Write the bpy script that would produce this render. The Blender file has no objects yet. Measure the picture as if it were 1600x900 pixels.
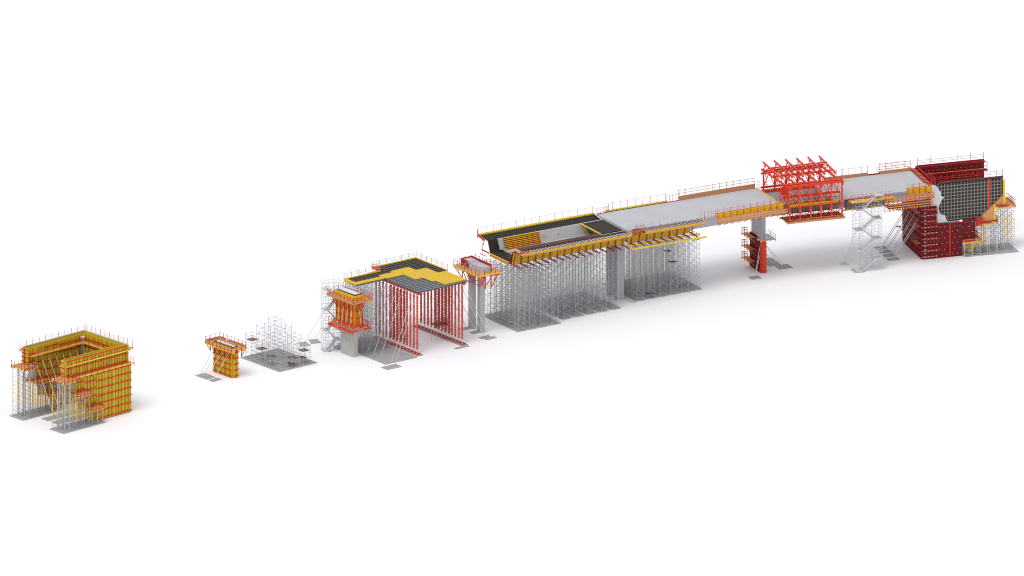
import bpy, math, random
from mathutils import Vector, Matrix
random.seed(7)
S = bpy.context.scene
COL = S.collection
R = math.radians
SE = 0.30; CE = math.sqrt(1 - SE*SE); K = 7.0      # sine/cosine of the view's downward tilt, photo pixels per metre

def W(px, py, z=0.0):
    """ground position (metres) of a spot seen at (px, py) in the survey drawing, at height z"""
    return Vector(((px-800)/K, ((450-py)/K - z*CE)/SE, z))

# ---------------------------------------------------------------- materials
MATS = {}
def mat(name, col, rough=0.6, metal=0.0, var=0.12, scale=1.5, col2=None, bump=0.0):
    m = bpy.data.materials.new(name); m.use_nodes = True
    nt = m.node_tree; b = nt.nodes['Principled BSDF']
    b.inputs['Roughness'].default_value = rough
    b.inputs['Metallic'].default_value = metal
    tc = nt.nodes.new('ShaderNodeTexCoord')
    n = nt.nodes.new('ShaderNodeTexNoise'); n.inputs['Scale'].default_value = scale
    n.inputs['Detail'].default_value = 6; n.inputs['Roughness'].default_value = 0.65
    nt.links.new(tc.outputs['Object'], n.inputs['Vector'])
    r = nt.nodes.new('ShaderNodeValToRGB')
    c2 = col2 if col2 else tuple(c*(1-2*var) for c in col)
    r.color_ramp.elements[0].position = 0.3; r.color_ramp.elements[0].color = (*c2, 1)
    r.color_ramp.elements[1].position = 0.7; r.color_ramp.elements[1].color = (*col, 1)
    nt.links.new(n.outputs['Fac'], r.inputs['Fac'])
    nt.links.new(r.outputs['Color'], b.inputs['Base Color'])
    if bump:
        bp = nt.nodes.new('ShaderNodeBump'); bp.inputs['Strength'].default_value = bump
        n2 = nt.nodes.new('ShaderNodeTexNoise'); n2.inputs['Scale'].default_value = 12
        nt.links.new(tc.outputs['Object'], n2.inputs['Vector'])
        nt.links.new(n2.outputs['Fac'], bp.inputs['Height']); nt.links.new(bp.outputs['Normal'], b.inputs['Normal'])
    if 'red_painted' in name: b.inputs['Specular IOR Level'].default_value = 0.3
    if name in ('dark_film_plywood','worn_plywood_joint','grey_steel_beam','brown_film_plywood','dark_red_powder_coat'): b.inputs['Specular IOR Level'].default_value = 0.15
    MATS[name] = m
    return m
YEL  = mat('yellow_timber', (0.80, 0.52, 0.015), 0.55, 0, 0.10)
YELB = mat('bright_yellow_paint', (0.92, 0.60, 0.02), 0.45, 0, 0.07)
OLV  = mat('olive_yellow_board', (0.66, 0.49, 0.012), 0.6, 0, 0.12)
RED  = mat('red_painted_steel', (0.50, 0.025, 0.018), 0.45, 0, 0.10)
REDB = mat('bright_red_painted_steel', (0.78, 0.050, 0.010), 0.45, 0, 0.07)
DRED = mat('dark_red_powder_coat', (0.33, 0.007, 0.014), 0.4, 0, 0.12)
WOOD = mat('orange_plywood', (0.72, 0.33, 0.12), 0.65, 0, 0.14, 2.5)
WOODB= mat('brown_fascia_board', (0.58, 0.27, 0.12), 0.65, 0, 0.10, 2)
GALV = mat('galvanised_steel', (0.50, 0.51, 0.52), 0.38, 0.25, 0.10)
GALL = mat('light_galvanised_steel', (0.66, 0.67, 0.68), 0.4, 0.15, 0.08)
STEEL= mat('grey_steel_beam', (0.22, 0.23, 0.24), 0.5, 0.2, 0.1)
CONC = mat('concrete', (0.46, 0.46, 0.47), 0.85, 0, 0.06, 0.7, bump=0.15)
CONL = mat('fresh_concrete', (0.66, 0.67, 0.69), 0.85, 0, 0.05, 0.9, bump=0.15)
DECKM= mat('deck_concrete', (0.50, 0.50, 0.52), 0.9, 0, 0.05, 0.25, bump=0.1)
PADM = mat('grey_base_slab', (0.40, 0.40, 0.41), 0.85, 0, 0.10, 0.8, bump=0.1)
PLY  = mat('dark_film_plywood', (0.040, 0.034, 0.028), 0.8, 0, 0.15, 1.2)
PLYB = mat('brown_film_plywood', (0.10, 0.045, 0.035), 0.5, 0, 0.2, 1.2)
GRID = mat('worn_plywood_joint', (0.25, 0.23, 0.21), 0.7, 0, 0.1, 2)
BRWN = mat('dark_brown_board', (0.17, 0.08, 0.05), 0.7, 0, 0.15, 2)
LPAD = mat('pale_stone_block', (0.42, 0.42, 0.36), 0.85, 0, 0.08, 2)
GRND = mat('white_ground', (0.90, 0.90, 0.905), 1.0, 0, 0.0)
MATS['white_ground'].node_tree.nodes['Principled BSDF'].inputs['Specular IOR Level'].default_value = 0.0

# ---------------------------------------------------------------- mesh builder
class M:
    def __init__(s): s.v = []; s.f = []
    def box(s, x0, x1, y0, y1, z0, z1):
        n = len(s.v)
        s.v += [(x0,y0,z0),(x1,y0,z0),(x1,y1,z0),(x0,y1,z0),(x0,y0,z1),(x1,y0,z1),(x1,y1,z1),(x0,y1,z1)]
        s.f += [(n,n+3,n+2,n+1),(n+4,n+5,n+6,n+7),(n,n+1,n+5,n+4),(n+1,n+2,n+6,n+5),(n+2,n+3,n+7,n+6),(n+3,n,n+4,n+7)]
        return s
    def bar(s, a, b, w=0.07, h=None, sides=4):
        a = Vector(a); b = Vector(b); d = b - a
        if d.length < 1e-6: return s
        d.normalize(); h = w if h is None else h
        up = Vector((0,0,1)) if abs(d.z) < 0.95 else Vector((0,1,0))
        u = d.cross(up).normalized(); t = u.cross(d).normalized()
        n = len(s.v)
        if sides == 4:
            off = [(-1,-1),(1,-1),(1,1),(-1,1)]
            off = [(p*w/2, q*h/2) for p, q in off]
        else:
            off = [(math.cos(2*math.pi*i/sides)*w/2, math.sin(2*math.pi*i/sides)*w/2) for i in range(sides)]
        for c in (a, b):
            for p, q in off: s.v.append(tuple(c + u*p + t*q))
        k = len(off)
        for i in range(k):
            j = (i+1) % k; s.f.append((n+i, n+j, n+k+j, n+k+i))
        s.f.append(tuple(n+i for i in reversed(range(k)))); s.f.append(tuple(n+k+i for i in range(k)))
        return s
    def loft(s, rings, closed=True, caps=True):
        n = len(s.v); k = len(rings[0])
        for r_ in rings: s.v += [tuple(p) for p in r_]
        for i in range(len(rings)-1):
            for j in range(k if closed else k-1):
                j2 = (j+1) % k
                s.f.append((n+i*k+j, n+i*k+j2, n+(i+1)*k+j2, n+(i+1)*k+j))
        if caps and closed:
            s.f.append(tuple(n+j for j in reversed(range(k))))
            s.f.append(tuple(n+(len(rings)-1)*k+j for j in range(k)))
        return s
    def prism(s, pts, z0, z1):
        return s.loft([[(x,y,z0) for x,y in pts],[(x,y,z1) for x,y in pts]])
    def mesh(s, name, m):
        me = bpy.data.meshes.new(name); me.from_pydata(s.v, [], s.f); me.validate()
        me.materials.append(m); 
        import bmesh
        bm = bmesh.new(); bm.from_mesh(me); bmesh.ops.recalc_face_normals(bm, faces=bm.faces[:]); bm.to_mesh(me); bm.free()
        return me
    def build(s, name, m, parent=None, loc=None, rz=0.0):
        if not s.v: return None
        return link(name, s.mesh(name, m), parent, loc, rz)
def link(name, me, parent=None, loc=None, rz=0.0):
    o = bpy.data.objects.new(name, me); COL.objects.link(o)
    if parent: o.parent = parent
    if loc is not None: o.location = loc
    if rz: o.rotation_euler.z = rz
    return o
def tag(o, label=None, cat=None, group=None, kind=None):
    if label: o['label'] = label
    if cat: o['category'] = cat
    if group: o['group'] = group
    if kind: o['kind'] = kind
    return o
class Frame:
    """a building site spot: ground origin and heading (x along the bridge, y across it)"""
    def __init__(s, px, py, deg, org=None):
        s.o = org if org else W(px, py); s.a = R(deg); s.c = math.cos(s.a); s.s = math.sin(s.a)
    def w(s, x, y, z=0): return Vector((s.o.x + x*s.c - y*s.s, s.o.y + x*s.s + y*s.c, z))
    def thing(s, name, label, cat, group=None, x=0, y=0, z=0, rz=0):
        e = bpy.data.objects.new(name, None); COL.objects.link(e)
        e.location = s.w(x, y, z); e.rotation_euler.z = s.a + rz; e.empty_display_size = 0.5
        return tag(e, label, cat, group)
ORD = ['first','second','third','fourth','fifth','sixth','seventh','eighth','ninth','tenth','eleventh','twelfth','thirteenth','fourteenth','fifteenth','sixteenth','seventeenth','eighteenth']

# ---------------------------------------------------------------- shared pieces
_post = {}
def post_mesh(m, h=1.25):
    k = (m.name, h)
    if k not in _post:
        b = M(); b.box(-.035,.035,-.035,.035,-.1,h); b.box(-.09,.09,-.09,.09,-.42,.06); b.box(-.05,.05,-.1,.1,.55,.63)
        b.box(-.05,.05,-.1,.1,h-.1,h-.03)
        _post[k] = b.mesh('guard_post', m)
    return _post[k]
def rail(parent, pts, m=RED, step=2.0, h=1.25, rails=(0.6,1.15), rm=None, toe=0.0, thick=.022, tm=None):
    """guard rail run: rails and toe board are one part, each post a sub-part"""
    b = M()
    for i in range(len(pts)-1):
        a = Vector(pts[i]); c = Vector(pts[i+1])
        for r_ in rails: b.bar(a+Vector((0,0,r_)), c+Vector((0,0,r_)), thick, thick*1.6)
    g = b.build('guard_rail', rm or m, parent)
    if toe:
        b = M()
        for i in range(len(pts)-1): b.bar(Vector(pts[i])+Vector((0,0,toe/2)), Vector(pts[i+1])+Vector((0,0,toe/2)), .04, toe)
        b.build('toe_board', tm or WOODB, g)
    me = post_mesh(m, h)
    for i in range(len(pts)-1):
        a = Vector(pts[i]); c = Vector(pts[i+1]); n = max(1, round((c-a).length/step))
        for k in range(n + (1 if i == len(pts)-2 else 0)):
            p = a.lerp(c, k/n)
            link('guard_post', me, g, (p.x, p.y, p.z))
    return g
def planks(parent, x0, x1, y0, y1, z, m=WOOD, along='x', w=0.6, t=.08, name='platform_deck'):
    b = M()
    if along == 'x':
        n = max(1, round((y1-y0)/w)); s = (y1-y0)/n
        for i in range(n): b.box(x0, x1, y0+i*s+.015, y0+(i+1)*s-.015, z-t, z)
    else:
        n = max(1, round((x1-x0)/w)); s = (x1-x0)/n
        for i in range(n): b.box(x0+i*s+.015, x0+(i+1)*s-.015, y0, y1, z-t, z)
    return b.build(name, m, parent)
def joists(parent, x0, x1, y0, y1, z, m=YELB, n=6, along='y', d=.22, ledger=True, name='joists'):
    b = M()
    if along == 'y':
        for i in range(n):
            x = x0+.1+(x1-x0-.2)*i/max(1,n-1); b.box(x-.06, x+.06, y0-.12, y1+.12, z-.09-d, z-.09)
        if ledger:
            for y in (y0+.25, y1-.25): b.box(x0-.3, x1+.3, y-.08, y+.08, z-.1-2*d, z-.1-d)
    else:
        for i in range(n):
            y = y0+.1+(y1-y0-.2)*i/max(1,n-1); b.box(x0-.12, x1+.12, y-.06, y+.06, z-.09-d, z-.09)
        if ledger:
            for x in (x0+.25, x1-.25): b.box(x-.08, x+.08, y0-.3, y1+.3, z-.1-2*d, z-.1-d)
    return b.build(name, m, parent)
def wall_form(parent, axis, a0, a1, yc, side, ztop, zbot, gm=OLV, pm=WOOD, wm=RED, pw=2.4, gs=.40, levels=None, gdep=.2, lev_step=1.75, bright=True):
    """timber wall formwork along 'x' or 'y'; side = +1/-1 says which way the girders face; zbot(a) = bottom height"""
    def bx(b, p0, p1, q0, q1, z0, z1):
        q0, q1 = yc+side*q0, yc+side*q1
        if q0 > q1: q0, q1 = q1, q0
        if axis == 'x': b.box(p0, p1, q0, q1, z0, z1)
        else: b.box(q0, q1, p0, p1, z0, z1)
    n = max(1, round((a1-a0)/pw)); w = (a1-a0)/n
    for i in range(n):
        p0 = a0+i*w; p1 = p0+w; zb = zbot((p0+p1)/2)
        b = M(); bx(b, p0, p1, 0, .04, zb, ztop)
        ng = max(2, int(w/gs)); sp = w/ng
        for j in range(ng):
            g = p0+sp*(j+.5); bx(b, g-.05, g+.05, .04, .05+gdep-.06, zb, ztop); bx(b, g-.12, g+.12, .05+gdep-.06, .05+gdep, zb-.03, ztop+.03)
        p = b.build('girder_panel', gm, parent)
        if bright:
            c = M(); bx(c, p0-.05, p0+.05, .05+gdep, .09+gdep, zb, ztop-.05); c.build('panel_edge', YELB, p)
        z = zb+.45
        while z < ztop-.2:
            c = M(); bx(c, p0+.12, p1-.12, .052+gdep, .16+gdep, z-.15, z-.02); bx(c, p0+.12, p1-.12, .052+gdep, .16+gdep, z+.02, z+.15)
            for e in (p0+.25, (p0+p1)/2, p1-.25): bx(c, e-.07, e+.07, .161+gdep, .3+gdep, z-.10, z+.10)
            c.build('waler', REDB if wm is RED else wm, p)
            z += lev_step
_tow = {}
def tower_proto(w, d, h, lev=1.0, t=.055, sm=GALV, bm=GALV, diag='all', low=None, head=None, ym=None, tl=.045):
    key = (w,d,round(h,2),lev,t,sm.name,bm.name,diag, ym.name if ym else None, tl)
    if key in _tow: return _tow[key]
    out = []
    cs = [(-w/2,-d/2),(w/2,-d/2),(w/2,d/2),(-w/2,d/2)]
    for (x,y) in cs:
        b = M(); b.bar((x,y,.1),(x,y,h), t*1.25)
        b.box(x-.12,x+.12,y-.12,y+.12,0,.07)
        b.box(x-.1,x+.1,y-.1,y+.1,h-.1,h)
        out.append(('standard', b.mesh('standard', sm)))
        if ym:
            b = M(); b.bar((x,y,h*.25),(x,y,h*.8), t*1.9); out.append(('inner_tube', b.mesh('inner_tube', ym)))
    b = M(); n = max(1, round((h-.4)/lev)); dz = (h-.5)/n
    for k in range(n+1):
        z = .35+k*dz
        for i in range(4):
            a = cs[i]; c = cs[(i+1)%4]; b.bar((a[0],a[1],z),(c[0],c[1],z), tl)
    for k in range(n):
        z = .35+k*dz
        for i in range(4):
            if diag == 'two' and i % 2: continue
            if diag == 'sparse' and (k % 2 or i % 2): continue
            a = cs[i]; c = cs[(i+1)%4]
            if k % 2: a, c = c, a
            b.bar((a[0],a[1],z),(c[0],c[1],z+dz), tl*.9)
    out.append(('bracing', b.mesh('bracing', bm)))
    _tow[key] = out
    return out
def tower(fr, x, y, h, label, group, w=1.5, d=1.5, z=.15, rz=0, name='shoring_tower', cat='scaffold tower', **kw):
    t = fr.thing(name, label, cat, group, x, y, z, rz)
    for nm, me in tower_proto(w, d, h, **kw): link(nm, me, t)
    return t
def pad(fr, x0, x1, y0, y1, label, group=None, h=.15, m=PADM, name='base_slab', cat='slab', rz=0):
    cx, cy = (x0+x1)/2, (y0+y1)/2
    b = M(); w, d = (x1-x0)/2, (y1-y0)/2; e = min(.05, h/3)
    b.loft([[(-w,-d,0),(w,-d,0),(w,d,0),(-w,d,0)],[(-w,-d,h-e),(w,-d,h-e),(w,d,h-e),(-w,d,h-e)],
            [(-w+e,-d+e,h),(w-e,-d+e,h),(w-e,d-e,h),(-w+e,d-e,h)]])
    o = b.build(name, m, None, fr.w(cx, cy), fr.a+rz)
    return tag(o, label, cat, group)
def prop(fr, a, b_, label, group, t=.14, m=GALL, name='raking_prop'):
    """push-pull prop from head a to shoe b_, both in frame coordinates"""
    A = fr.w(*a); B = fr.w(*b_)
    e = bpy.data.objects.new(name, None); COL.objects.link(e); e.location = B
    tag(e, label, 'prop', group)
    d = A-B; o = Vector((0,0,0))
    q = M(); q.bar(d*.06, d*.9, t, sides=8); q.build('tube', m, e)
    q = M(); q.bar(o, d*.06, t*.5, sides=6); q.bar(d*.9, d, t*.5, sides=6); q.build('spindle', GALV, e)
    q = M(); q.box(-.18,.18,-.18,.18,-.03,.09); q.build('foot_plate', GALV, e)
    return e

# ================================================================ ground
b = M(); b.v = [(-1800,-1800,0),(1800,-1800,0),(1800,1800,0),(-1800,1800,0)]; b.f = [(0,1,2,3)]
tag(b.build('ground', GRND), kind='structure')

# ================================================================ left abutment (yellow timber formwork, U shaped)
FA = Frame(204.4, 643, 42)
ZA = 15.6; ZL = 11.4
def stepz(x):
    if x < -17.4: return 12.0
    if x < -14.0: return 8.0
    if x < -10.4: return 4.0
    return 0.15
def steplow(x): return stepz(x)
PN = ('formwork', )
def abut_plat(parent, x0, x1, y0, y1, z, sides):
    planks(parent, x0, x1, y0, y1, z)
    joists(parent, x0, x1, y0, y1, z, n=7)
    for s_ in sides: rail(parent, s_, RED, 1.2, toe=.25, rails=(.55,1.1))
# near wing
t = FA.thing('wall_formwork', 'yellow outer wing wall formwork with red walers, nearest side of the left abutment', 'formwork', 'yellow wall forms of the left abutment')
wall_form(t, 'x', -10.4, 0, 0, -1, ZL, lambda a: .15)
wall_form(t, 'x', -17.5, -10.4, .15, -1, ZL, stepz, pw=3.5, levels=None)
wall_form(t, 'x', -19, 0, .95, -1, ZA, lambda a: ZL, pw=2.4)
b = M(); b.box(-19.4,.6,-.35,.95,ZL-.06,ZL+.02); b.build('walkway', WOOD, t)
b = M(); b.box(-19.4,.7,-.42,-.36,ZL-.1,ZL+.16); b.build('edge_board', YELB, t)
rail(t, [(-19.4,-.4,ZL),(.6,-.4,ZL),(.6,.9,ZL)], RED, 1.9)
b = M(); b.box(-19,.4,.4,.9,ZA-1.35,ZA-1.25); b.build('upper_walkway', WOOD, t)
b = M(); b.box(-19,.4,.34,.4,ZA-1.42,ZA-1.18); b.build('upper_edge_board', YELB, t)
for xx in (-19.05,): # end closure facing the open side
    b = M()
    for i in range(4): b.box(xx-.2, xx, .97+i*.26, 1.15+i*.26, 12, ZA)
    b.box(xx, xx+.05, .97, 1.93, 12, ZA); b.build('stop_end', YEL, t)
    b = M()
    for z in (12.6,13.9,15.1): b.box(xx-.34, xx-.21, .9, 2.2, z-.09, z+.09)
    b.build('stop_end_waler', RED, t)
b = M()
for (xa, xb, zb, zt) in ((-17.5,-17.4,8,12),(-14.05,-13.95,4,8),(-10.45,-10.35,.15,4)):
    b.box(xa, xb, .2, 2.4, zb, zt)
    for i in range(5): b.box(xa-.2, xa, .25+i*.45, .42+i*.45, zb, zt)
b.build('step_end_form', YEL, t)
# near wing inner
t = FA.thing('wall_formwork', 'yellow inner wing wall formwork facing into the left abutment, nearest side', 'formwork', 'yellow wall forms of the left abutment')
wall_form(t, 'x', -19, -2.7, 1.95, 1, ZA, lambda a: stepz(a)+.1)
b = M(); b.box(-19,-3.2,2.25,3.1,ZA-1.85,ZA-1.75); b.build('walkway', WOOD, t)
rail(t, [(-19,3.1,ZA-1.8),(-3.2,3.1,ZA-1.8)], RED, 2.2)
# concrete cores
t = FA.thing('concrete_abutment', 'grey freshly cast U shaped wall standing inside the yellow formwork', 'abutment')
for (x0,x1,y0,y1,zb) in ((-18.9,-17.4,1,1.9,12.05),(-17.4,-14,1,1.9,8.05),(-14,-10.4,1,1.9,4.05),(-10.4,-1.85,1,1.9,.15),
                         (-18.9,-17.4,13.55,14.85,12.05),(-17.4,-14,13.55,14.85,8.05),(-14,-10.4,13.55,14.85,4.05),(-10.4,-1.85,13.55,14.85,.15)):
    b = M(); b.box(x0,x1,y0,y1,zb,ZA-1.1); b.build('wing_wall', CONL, t)
b = M(); b.box(-1.84,-.7,1,14.85,.15,ZA-1.1); b.build('front_wall', CONL, t)
# cross wall
t = FA.thing('wall_formwork', 'yellow front wall formwork across the back of the left abutment, grey trough on top', 'formwork', 'yellow wall forms of the left abutment')
wall_form(t, 'y', 2.3, 13.2, -1.9, -1, ZA, lambda a: .15)
wall_form(t, 'y', .4, 15.2, -.65, 1, ZA, lambda a: .15)
b = M(); b.box(-3.1,-2.2,3.2,13,ZA-1.8,ZA-1.7); b.build('walkway', WOOD, t)
b = M(); b.box(-3.18,-3.11,3.2,13,ZA-1.85,ZA-1.6); b.build('edge_board', YELB, t)
b = M(); b.box(-.35,.9,.3,15.6,ZA-1.0,ZA-.9); b.build('outer_walkway', WOOD, t)
rail(t, [(.8,.4,ZA-.8),(.8,15.6,ZA-.8)], RED, 1.6, h=1.7)
rail(t, [(-3.1,3.2,ZA-1.7),(-3.1,13,ZA-1.7)], RED, 2.2)
b = M(); b.box(-.62,-.2,.5,15,ZA+.03,ZA+.12); b.build('top_waler', GALL, t)
# far wing
t = FA.thing('wall_formwork', 'yellow wing wall formwork on the far left side of the left abutment, seen from inside', 'formwork', 'yellow wall forms of the left abutment')
wall_form(t, 'x', -19, -3.0, 13.5, -1, ZA, lambda a: stepz(a))
b = M(); b.box(-19,-3,12.3,13.2,ZA-1.8,ZA-1.7); b.build('walkway', WOOD, t)
b = M(); b.box(-19,-3,12.22,12.29,ZA-1.86,ZA-1.6); b.build('edge_board', YELB, t)
rail(t, [(-19,12.3,ZA-1.7),(-3,12.3,ZA-1.7)], RED, 2.2)
b = M()
for i in range(6): b.box(-19.25,-19.05, 13.0+i*.32, 13.2+i*.32, 12, ZA)
b.build('stop_end', YEL, t)
b = M()
for z in (12.5,13.5,14.5,15.3): b.box(-19.4,-19.27, 12.9, 15.1, z-.09, z+.09)
b.box(-19.5,-19.39,13.9,14.1,12.2,15.6)
b.build('stop_end_waler', RED, t)
t = FA.thing('wall_formwork', 'yellow outer back formwork behind the far left wing with guard posts along its top', 'formwork', 'yellow wall forms of the left abutment')
wall_form(t, 'x', -19, 0, 14.9, 1, ZA, lambda a: stepz(a))
b = M(); b.box(-19,.3,15.25,16.1,ZA-1.0,ZA-.9); b.build('walkway', WOOD, t)
rail(t, [(-19,15.9,ZA-.8),(.3,15.9,ZA-.8)], RED, 1.9, h=1.7)
b = M(); b.box(-19,-.7,14.8,15.05,ZA+.03,ZA+.12); b.build('top_waler', GALL, t)
# stepped platforms + towers
for side, yo, nm in ((0, 0, 'near'), (1, 13.3, 'far')):
    word = ('near', 'far left')[side]
    for k, (x0, x1, z, w1) in enumerate(((-21.9,-18.3,11.8,'highest'),(-18.1,-13.9,7.8,'middle'),(-13.6,-10.0,3.7,'lowest'))):
        y0, y1 = yo-2.2, yo+2.2
        e = FA.thing('working_platform', f'orange plywood platform with red guard posts, {w1} step under the {word} abutment wing', 'platform', 'stepped platforms under the left abutment wings', (x0+x1)/2, (y0+y1)/2)
        hx, hy = (x1-x0)/2, (y1-y0)/2
        planks(e, -hx, hx, -hy, hy, z); joists(e, -hx, hx, -hy, hy, z, n=8)
        rail(e, [(hx,-hy,z),(-hx,-hy,z),(-hx,hy,z)], RED, 1.1, toe=.3)
        b = M(); b.bar((hx-.1,-hy,z+.4),(hx-.1,hy,z+.4),.08,.2); b.bar((-hx,-hy-.02,z-.12),(hx,-hy-.02,z-.12),.06,.16); b.build('red_edge_bar', RED, e)
        for ix, tx in enumerate((x0+.95, x1-.95)):
            for iy, ty in enumerate((y0+1.05, y1-1.05)):
                tower(FA, tx, ty, z-.7, f'grey tube tower with yellow tubes, {("left","right")[ix]} {("front","rear")[iy]} of the {w1} {word} abutment platform', 'tube towers under the left abutment platforms',
                      w=1.55, d=1.6, lev=.95, ym=YELB if (ix+iy+k) % 2 or k else None, t=.06, sm=GALV, tl=.035, diag='two')
pad(FA, -22.5, -9.6, -2.5, 2.3, 'grey ground slab carrying the towers at the near wing of the left abutment', 'slabs at the left abutment')
pad(FA, -22.5, -9.6, 10.9, 15.7, 'grey ground slab carrying the towers at the far left wing of the abutment', 'slabs at the left abutment')
pad(FA, -18.6, -6, 7.0, 9.2, 'narrow grey strip slab inside the left abutment, the farther of two', 'slabs at the left abutment')
pad(FA, -18.6, -6, 3.9, 5.8, 'narrow grey strip slab inside the left abutment, the nearer of two', 'slabs at the left abutment')
for i in range(8):
    x = -17.4+2.05*i
    prop(FA, (x, 13.1, 13.6), (x+1.8, 8.2, .18), f'long raking prop bracing the far left abutment wing, {ORD[i]} from its open end', 'raking props inside the left abutment', .17)
for i in range(4):
    x = -18.2+3.4*i
    prop(FA, (x, 2.3, 12.2), (x+.3, 5.0, .18), f'raking prop bracing the near abutment wing from inside, {ORD[i]} from its open end', 'raking props inside the left abutment', .13)
for i in range(4):
    y = 4.6+2.3*i
    prop(FA, (-2.25, y, 14.4), (-7.6, y-.4, .18 if (3.9 < y-.4 < 5.8 or 7 < y-.4 < 9.2) else .03), f'raking prop bracing the front wall inside the left abutment, {ORD[i]} from the near wing', 'raking props inside the left abutment', .12)

# ================================================================ pier form (small)
FP = Frame(363.5, 591, 40)
t = FP.thing('pier_formwork', 'small free standing yellow pier formwork with red walers next to the left abutment', 'formwork')
def pier_faces(t, L, Wd, z0, z1, gm=OLV, step=1.35):
    wall_form(t, 'y', 0, L, 0, -1, z1, lambda a: z0, gm=gm, pw=L/3+.01, gs=.4, lev_step=step, bright=False)
    wall_form(t, 'x', .05, Wd, 0, -1, z1, lambda a: z0, gm=YEL, pw=Wd, gs=.4, lev_step=step, bright=False)
    wall_form(t, 'y', 0, L, Wd, 1, z1, lambda a: z0, gm=gm, pw=L/3+.01, gs=.4, lev_step=step, bright=False)
    wall_form(t, 'x', .05, Wd, L, 1, z1, lambda a: z0, gm=YEL, pw=Wd, gs=.4, lev_step=step, bright=False)
pier_faces(t, 6.5, 1.5, .05, 7.1, OLV)
zp = 6.95
def ring_platform(t, x0, x1, y0, y1, hx0, hx1, hy0, hy1, z, m=WOOD):
    for (a,b_,c,d) in ((x0,hx0,y0,y1),(hx1,x1,y0,y1),(hx0+.01,hx1-.01,y0,hy0),(hx0+.01,hx1-.01,hy1,y1)):
        planks(t, a, b_, c, d, z, m)
ring_platform(t, -1.3, 2.9, -1.2, 7.9, -.3, 1.8, -.3, 6.8, zp)
joists(t, -1.3, -.4, -1.2, 7.9, zp, n=14, along='x', d=.3); joists(t, 1.9, 2.9, -1.2, 7.9, zp, n=14, along='x', d=.3)
rail(t, [(-1.3,-1.2,zp),(-1.3,7.9,zp),(2.9,7.9,zp),(2.9,-1.2,zp),(-1.3,-1.2,zp)], RED, 1.25, rails=(1.1,), h=1.35)
b = M(); b.box(2.82,2.9,-1.1,4.9,zp+.02,zp+.5); b.box(-1.2,2.7,7.8,7.88,zp+.02,zp+.5); b.box(2.82,2.9,5.6,7.7,zp+.02,zp+.5); b.box(-1.28,-1.2,5.5,7.8,zp+.02,zp+.35); b.build('toe_boards', WOODB, t)
b = M()
for yy in (-.9,.7,2.4,4.1,5.8,7.3):
    for sx, x0 in ((-1,-.35),(1,1.85)):
        b.bar((x0,yy,zp-.75),(x0+sx*.9,yy,zp-.75),.12); b.bar((x0,yy,zp-2.1),(x0+sx*.85,yy,zp-.8),.12); b.bar((x0,yy,zp-2.2),(x0,yy,zp-.3),.14)
b.build('brackets', RED, t)
b = M(); b.box(.135,1.365,.18,6.31,.1,7.2); o = b.build('concrete_core', CONL, t)
b = M(); b.box(.03,.13,.05,6.45,7.1,7.24); b.box(1.37,1.47,.05,6.45,7.1,7.24); b.box(.03,1.47,6.32,6.45,7.11,7.25); b.box(.03,1.47,.05,.17,7.11,7.25); b.build('form_lining_edge', PLY, t)
for i, (y, xl) in enumerate(((1.3,-4.5),(3.6,-4.4),(5.0,-4.3),(6.2,-4.3))):
    prop(FP, (-.45,y,5.1), (xl,y+.1,.2), f'white raking prop on the left face of the small pier formwork, {ORD[i]} from the front', 'raking props of the small pier formwork', .13)
pad(FP, -5.2,-2.6,.6,2.2, 'small grey slab under the front props of the small pier formwork', 'slabs beside the small pier formwork', h=.17)
pad(FP, -5.2,-2.6,2.9,4.4, 'small grey slab under the middle prop of the small pier formwork', 'slabs beside the small pier formwork', h=.17)
pad(FP, -5.2,-2.4,4.7,6.8, 'small grey slab under the rear props of the small pier formwork', 'slabs beside the small pier formwork', h=.17)

# ================================================================ open scaffold field
FS = Frame(436.5, 581.8, 39)
pad(FS, 0, 11.0, 0, 13.8, 'large grey slab carrying the free standing stepped scaffold towers', h=.14)
TH = [[1.9,3.0,4.4,5.7],[3.0,4.4,5.8,6.9],[4.5,5.8,6.9,7.9]]
BD = {(0,3):(4.3,),(0,2):(3.0,),(0,1):(2.0,),(1,0):(1.9,.6),(2,0):(3.0,1.4)}
for i in range(3):
    for j in range(4):
        e = tower(FS, 1.9+i*3.3, 1.8+j*3.4, TH[i][j], f'slim scaffold tower of the stepped field, {ORD[i]} from left in the {ORD[j]} row from front', 'free standing stepped scaffold towers',
              w=2.2, d=2.2, lev=.95, t=.04, tl=.032, diag='all', sm=GALV, bm=GALV)
        for z in BD.get((i,j), ()):
            c = M(); c.box(-1.0,.2,-1.0,1.0,z-.06,z) if z < 1.5 else c.box(-1.0,1.0,-1.0,1.0,z-.06,z); c.build('brown_board', BRWN, e)
for i in range(9):
    y = .5+i*1.6
    o = M().box(-5.3,5.3,-.09,.09,0,.1).build('timber_sleeper', PADM, None, FS.w(5.5,y,.141), FS.a)
    tag(o, f'long grey sleeper lying on the slab of the stepped scaffold field, {ORD[i]} from the front', 'sleeper', 'sleepers under the stepped scaffold field')

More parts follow.
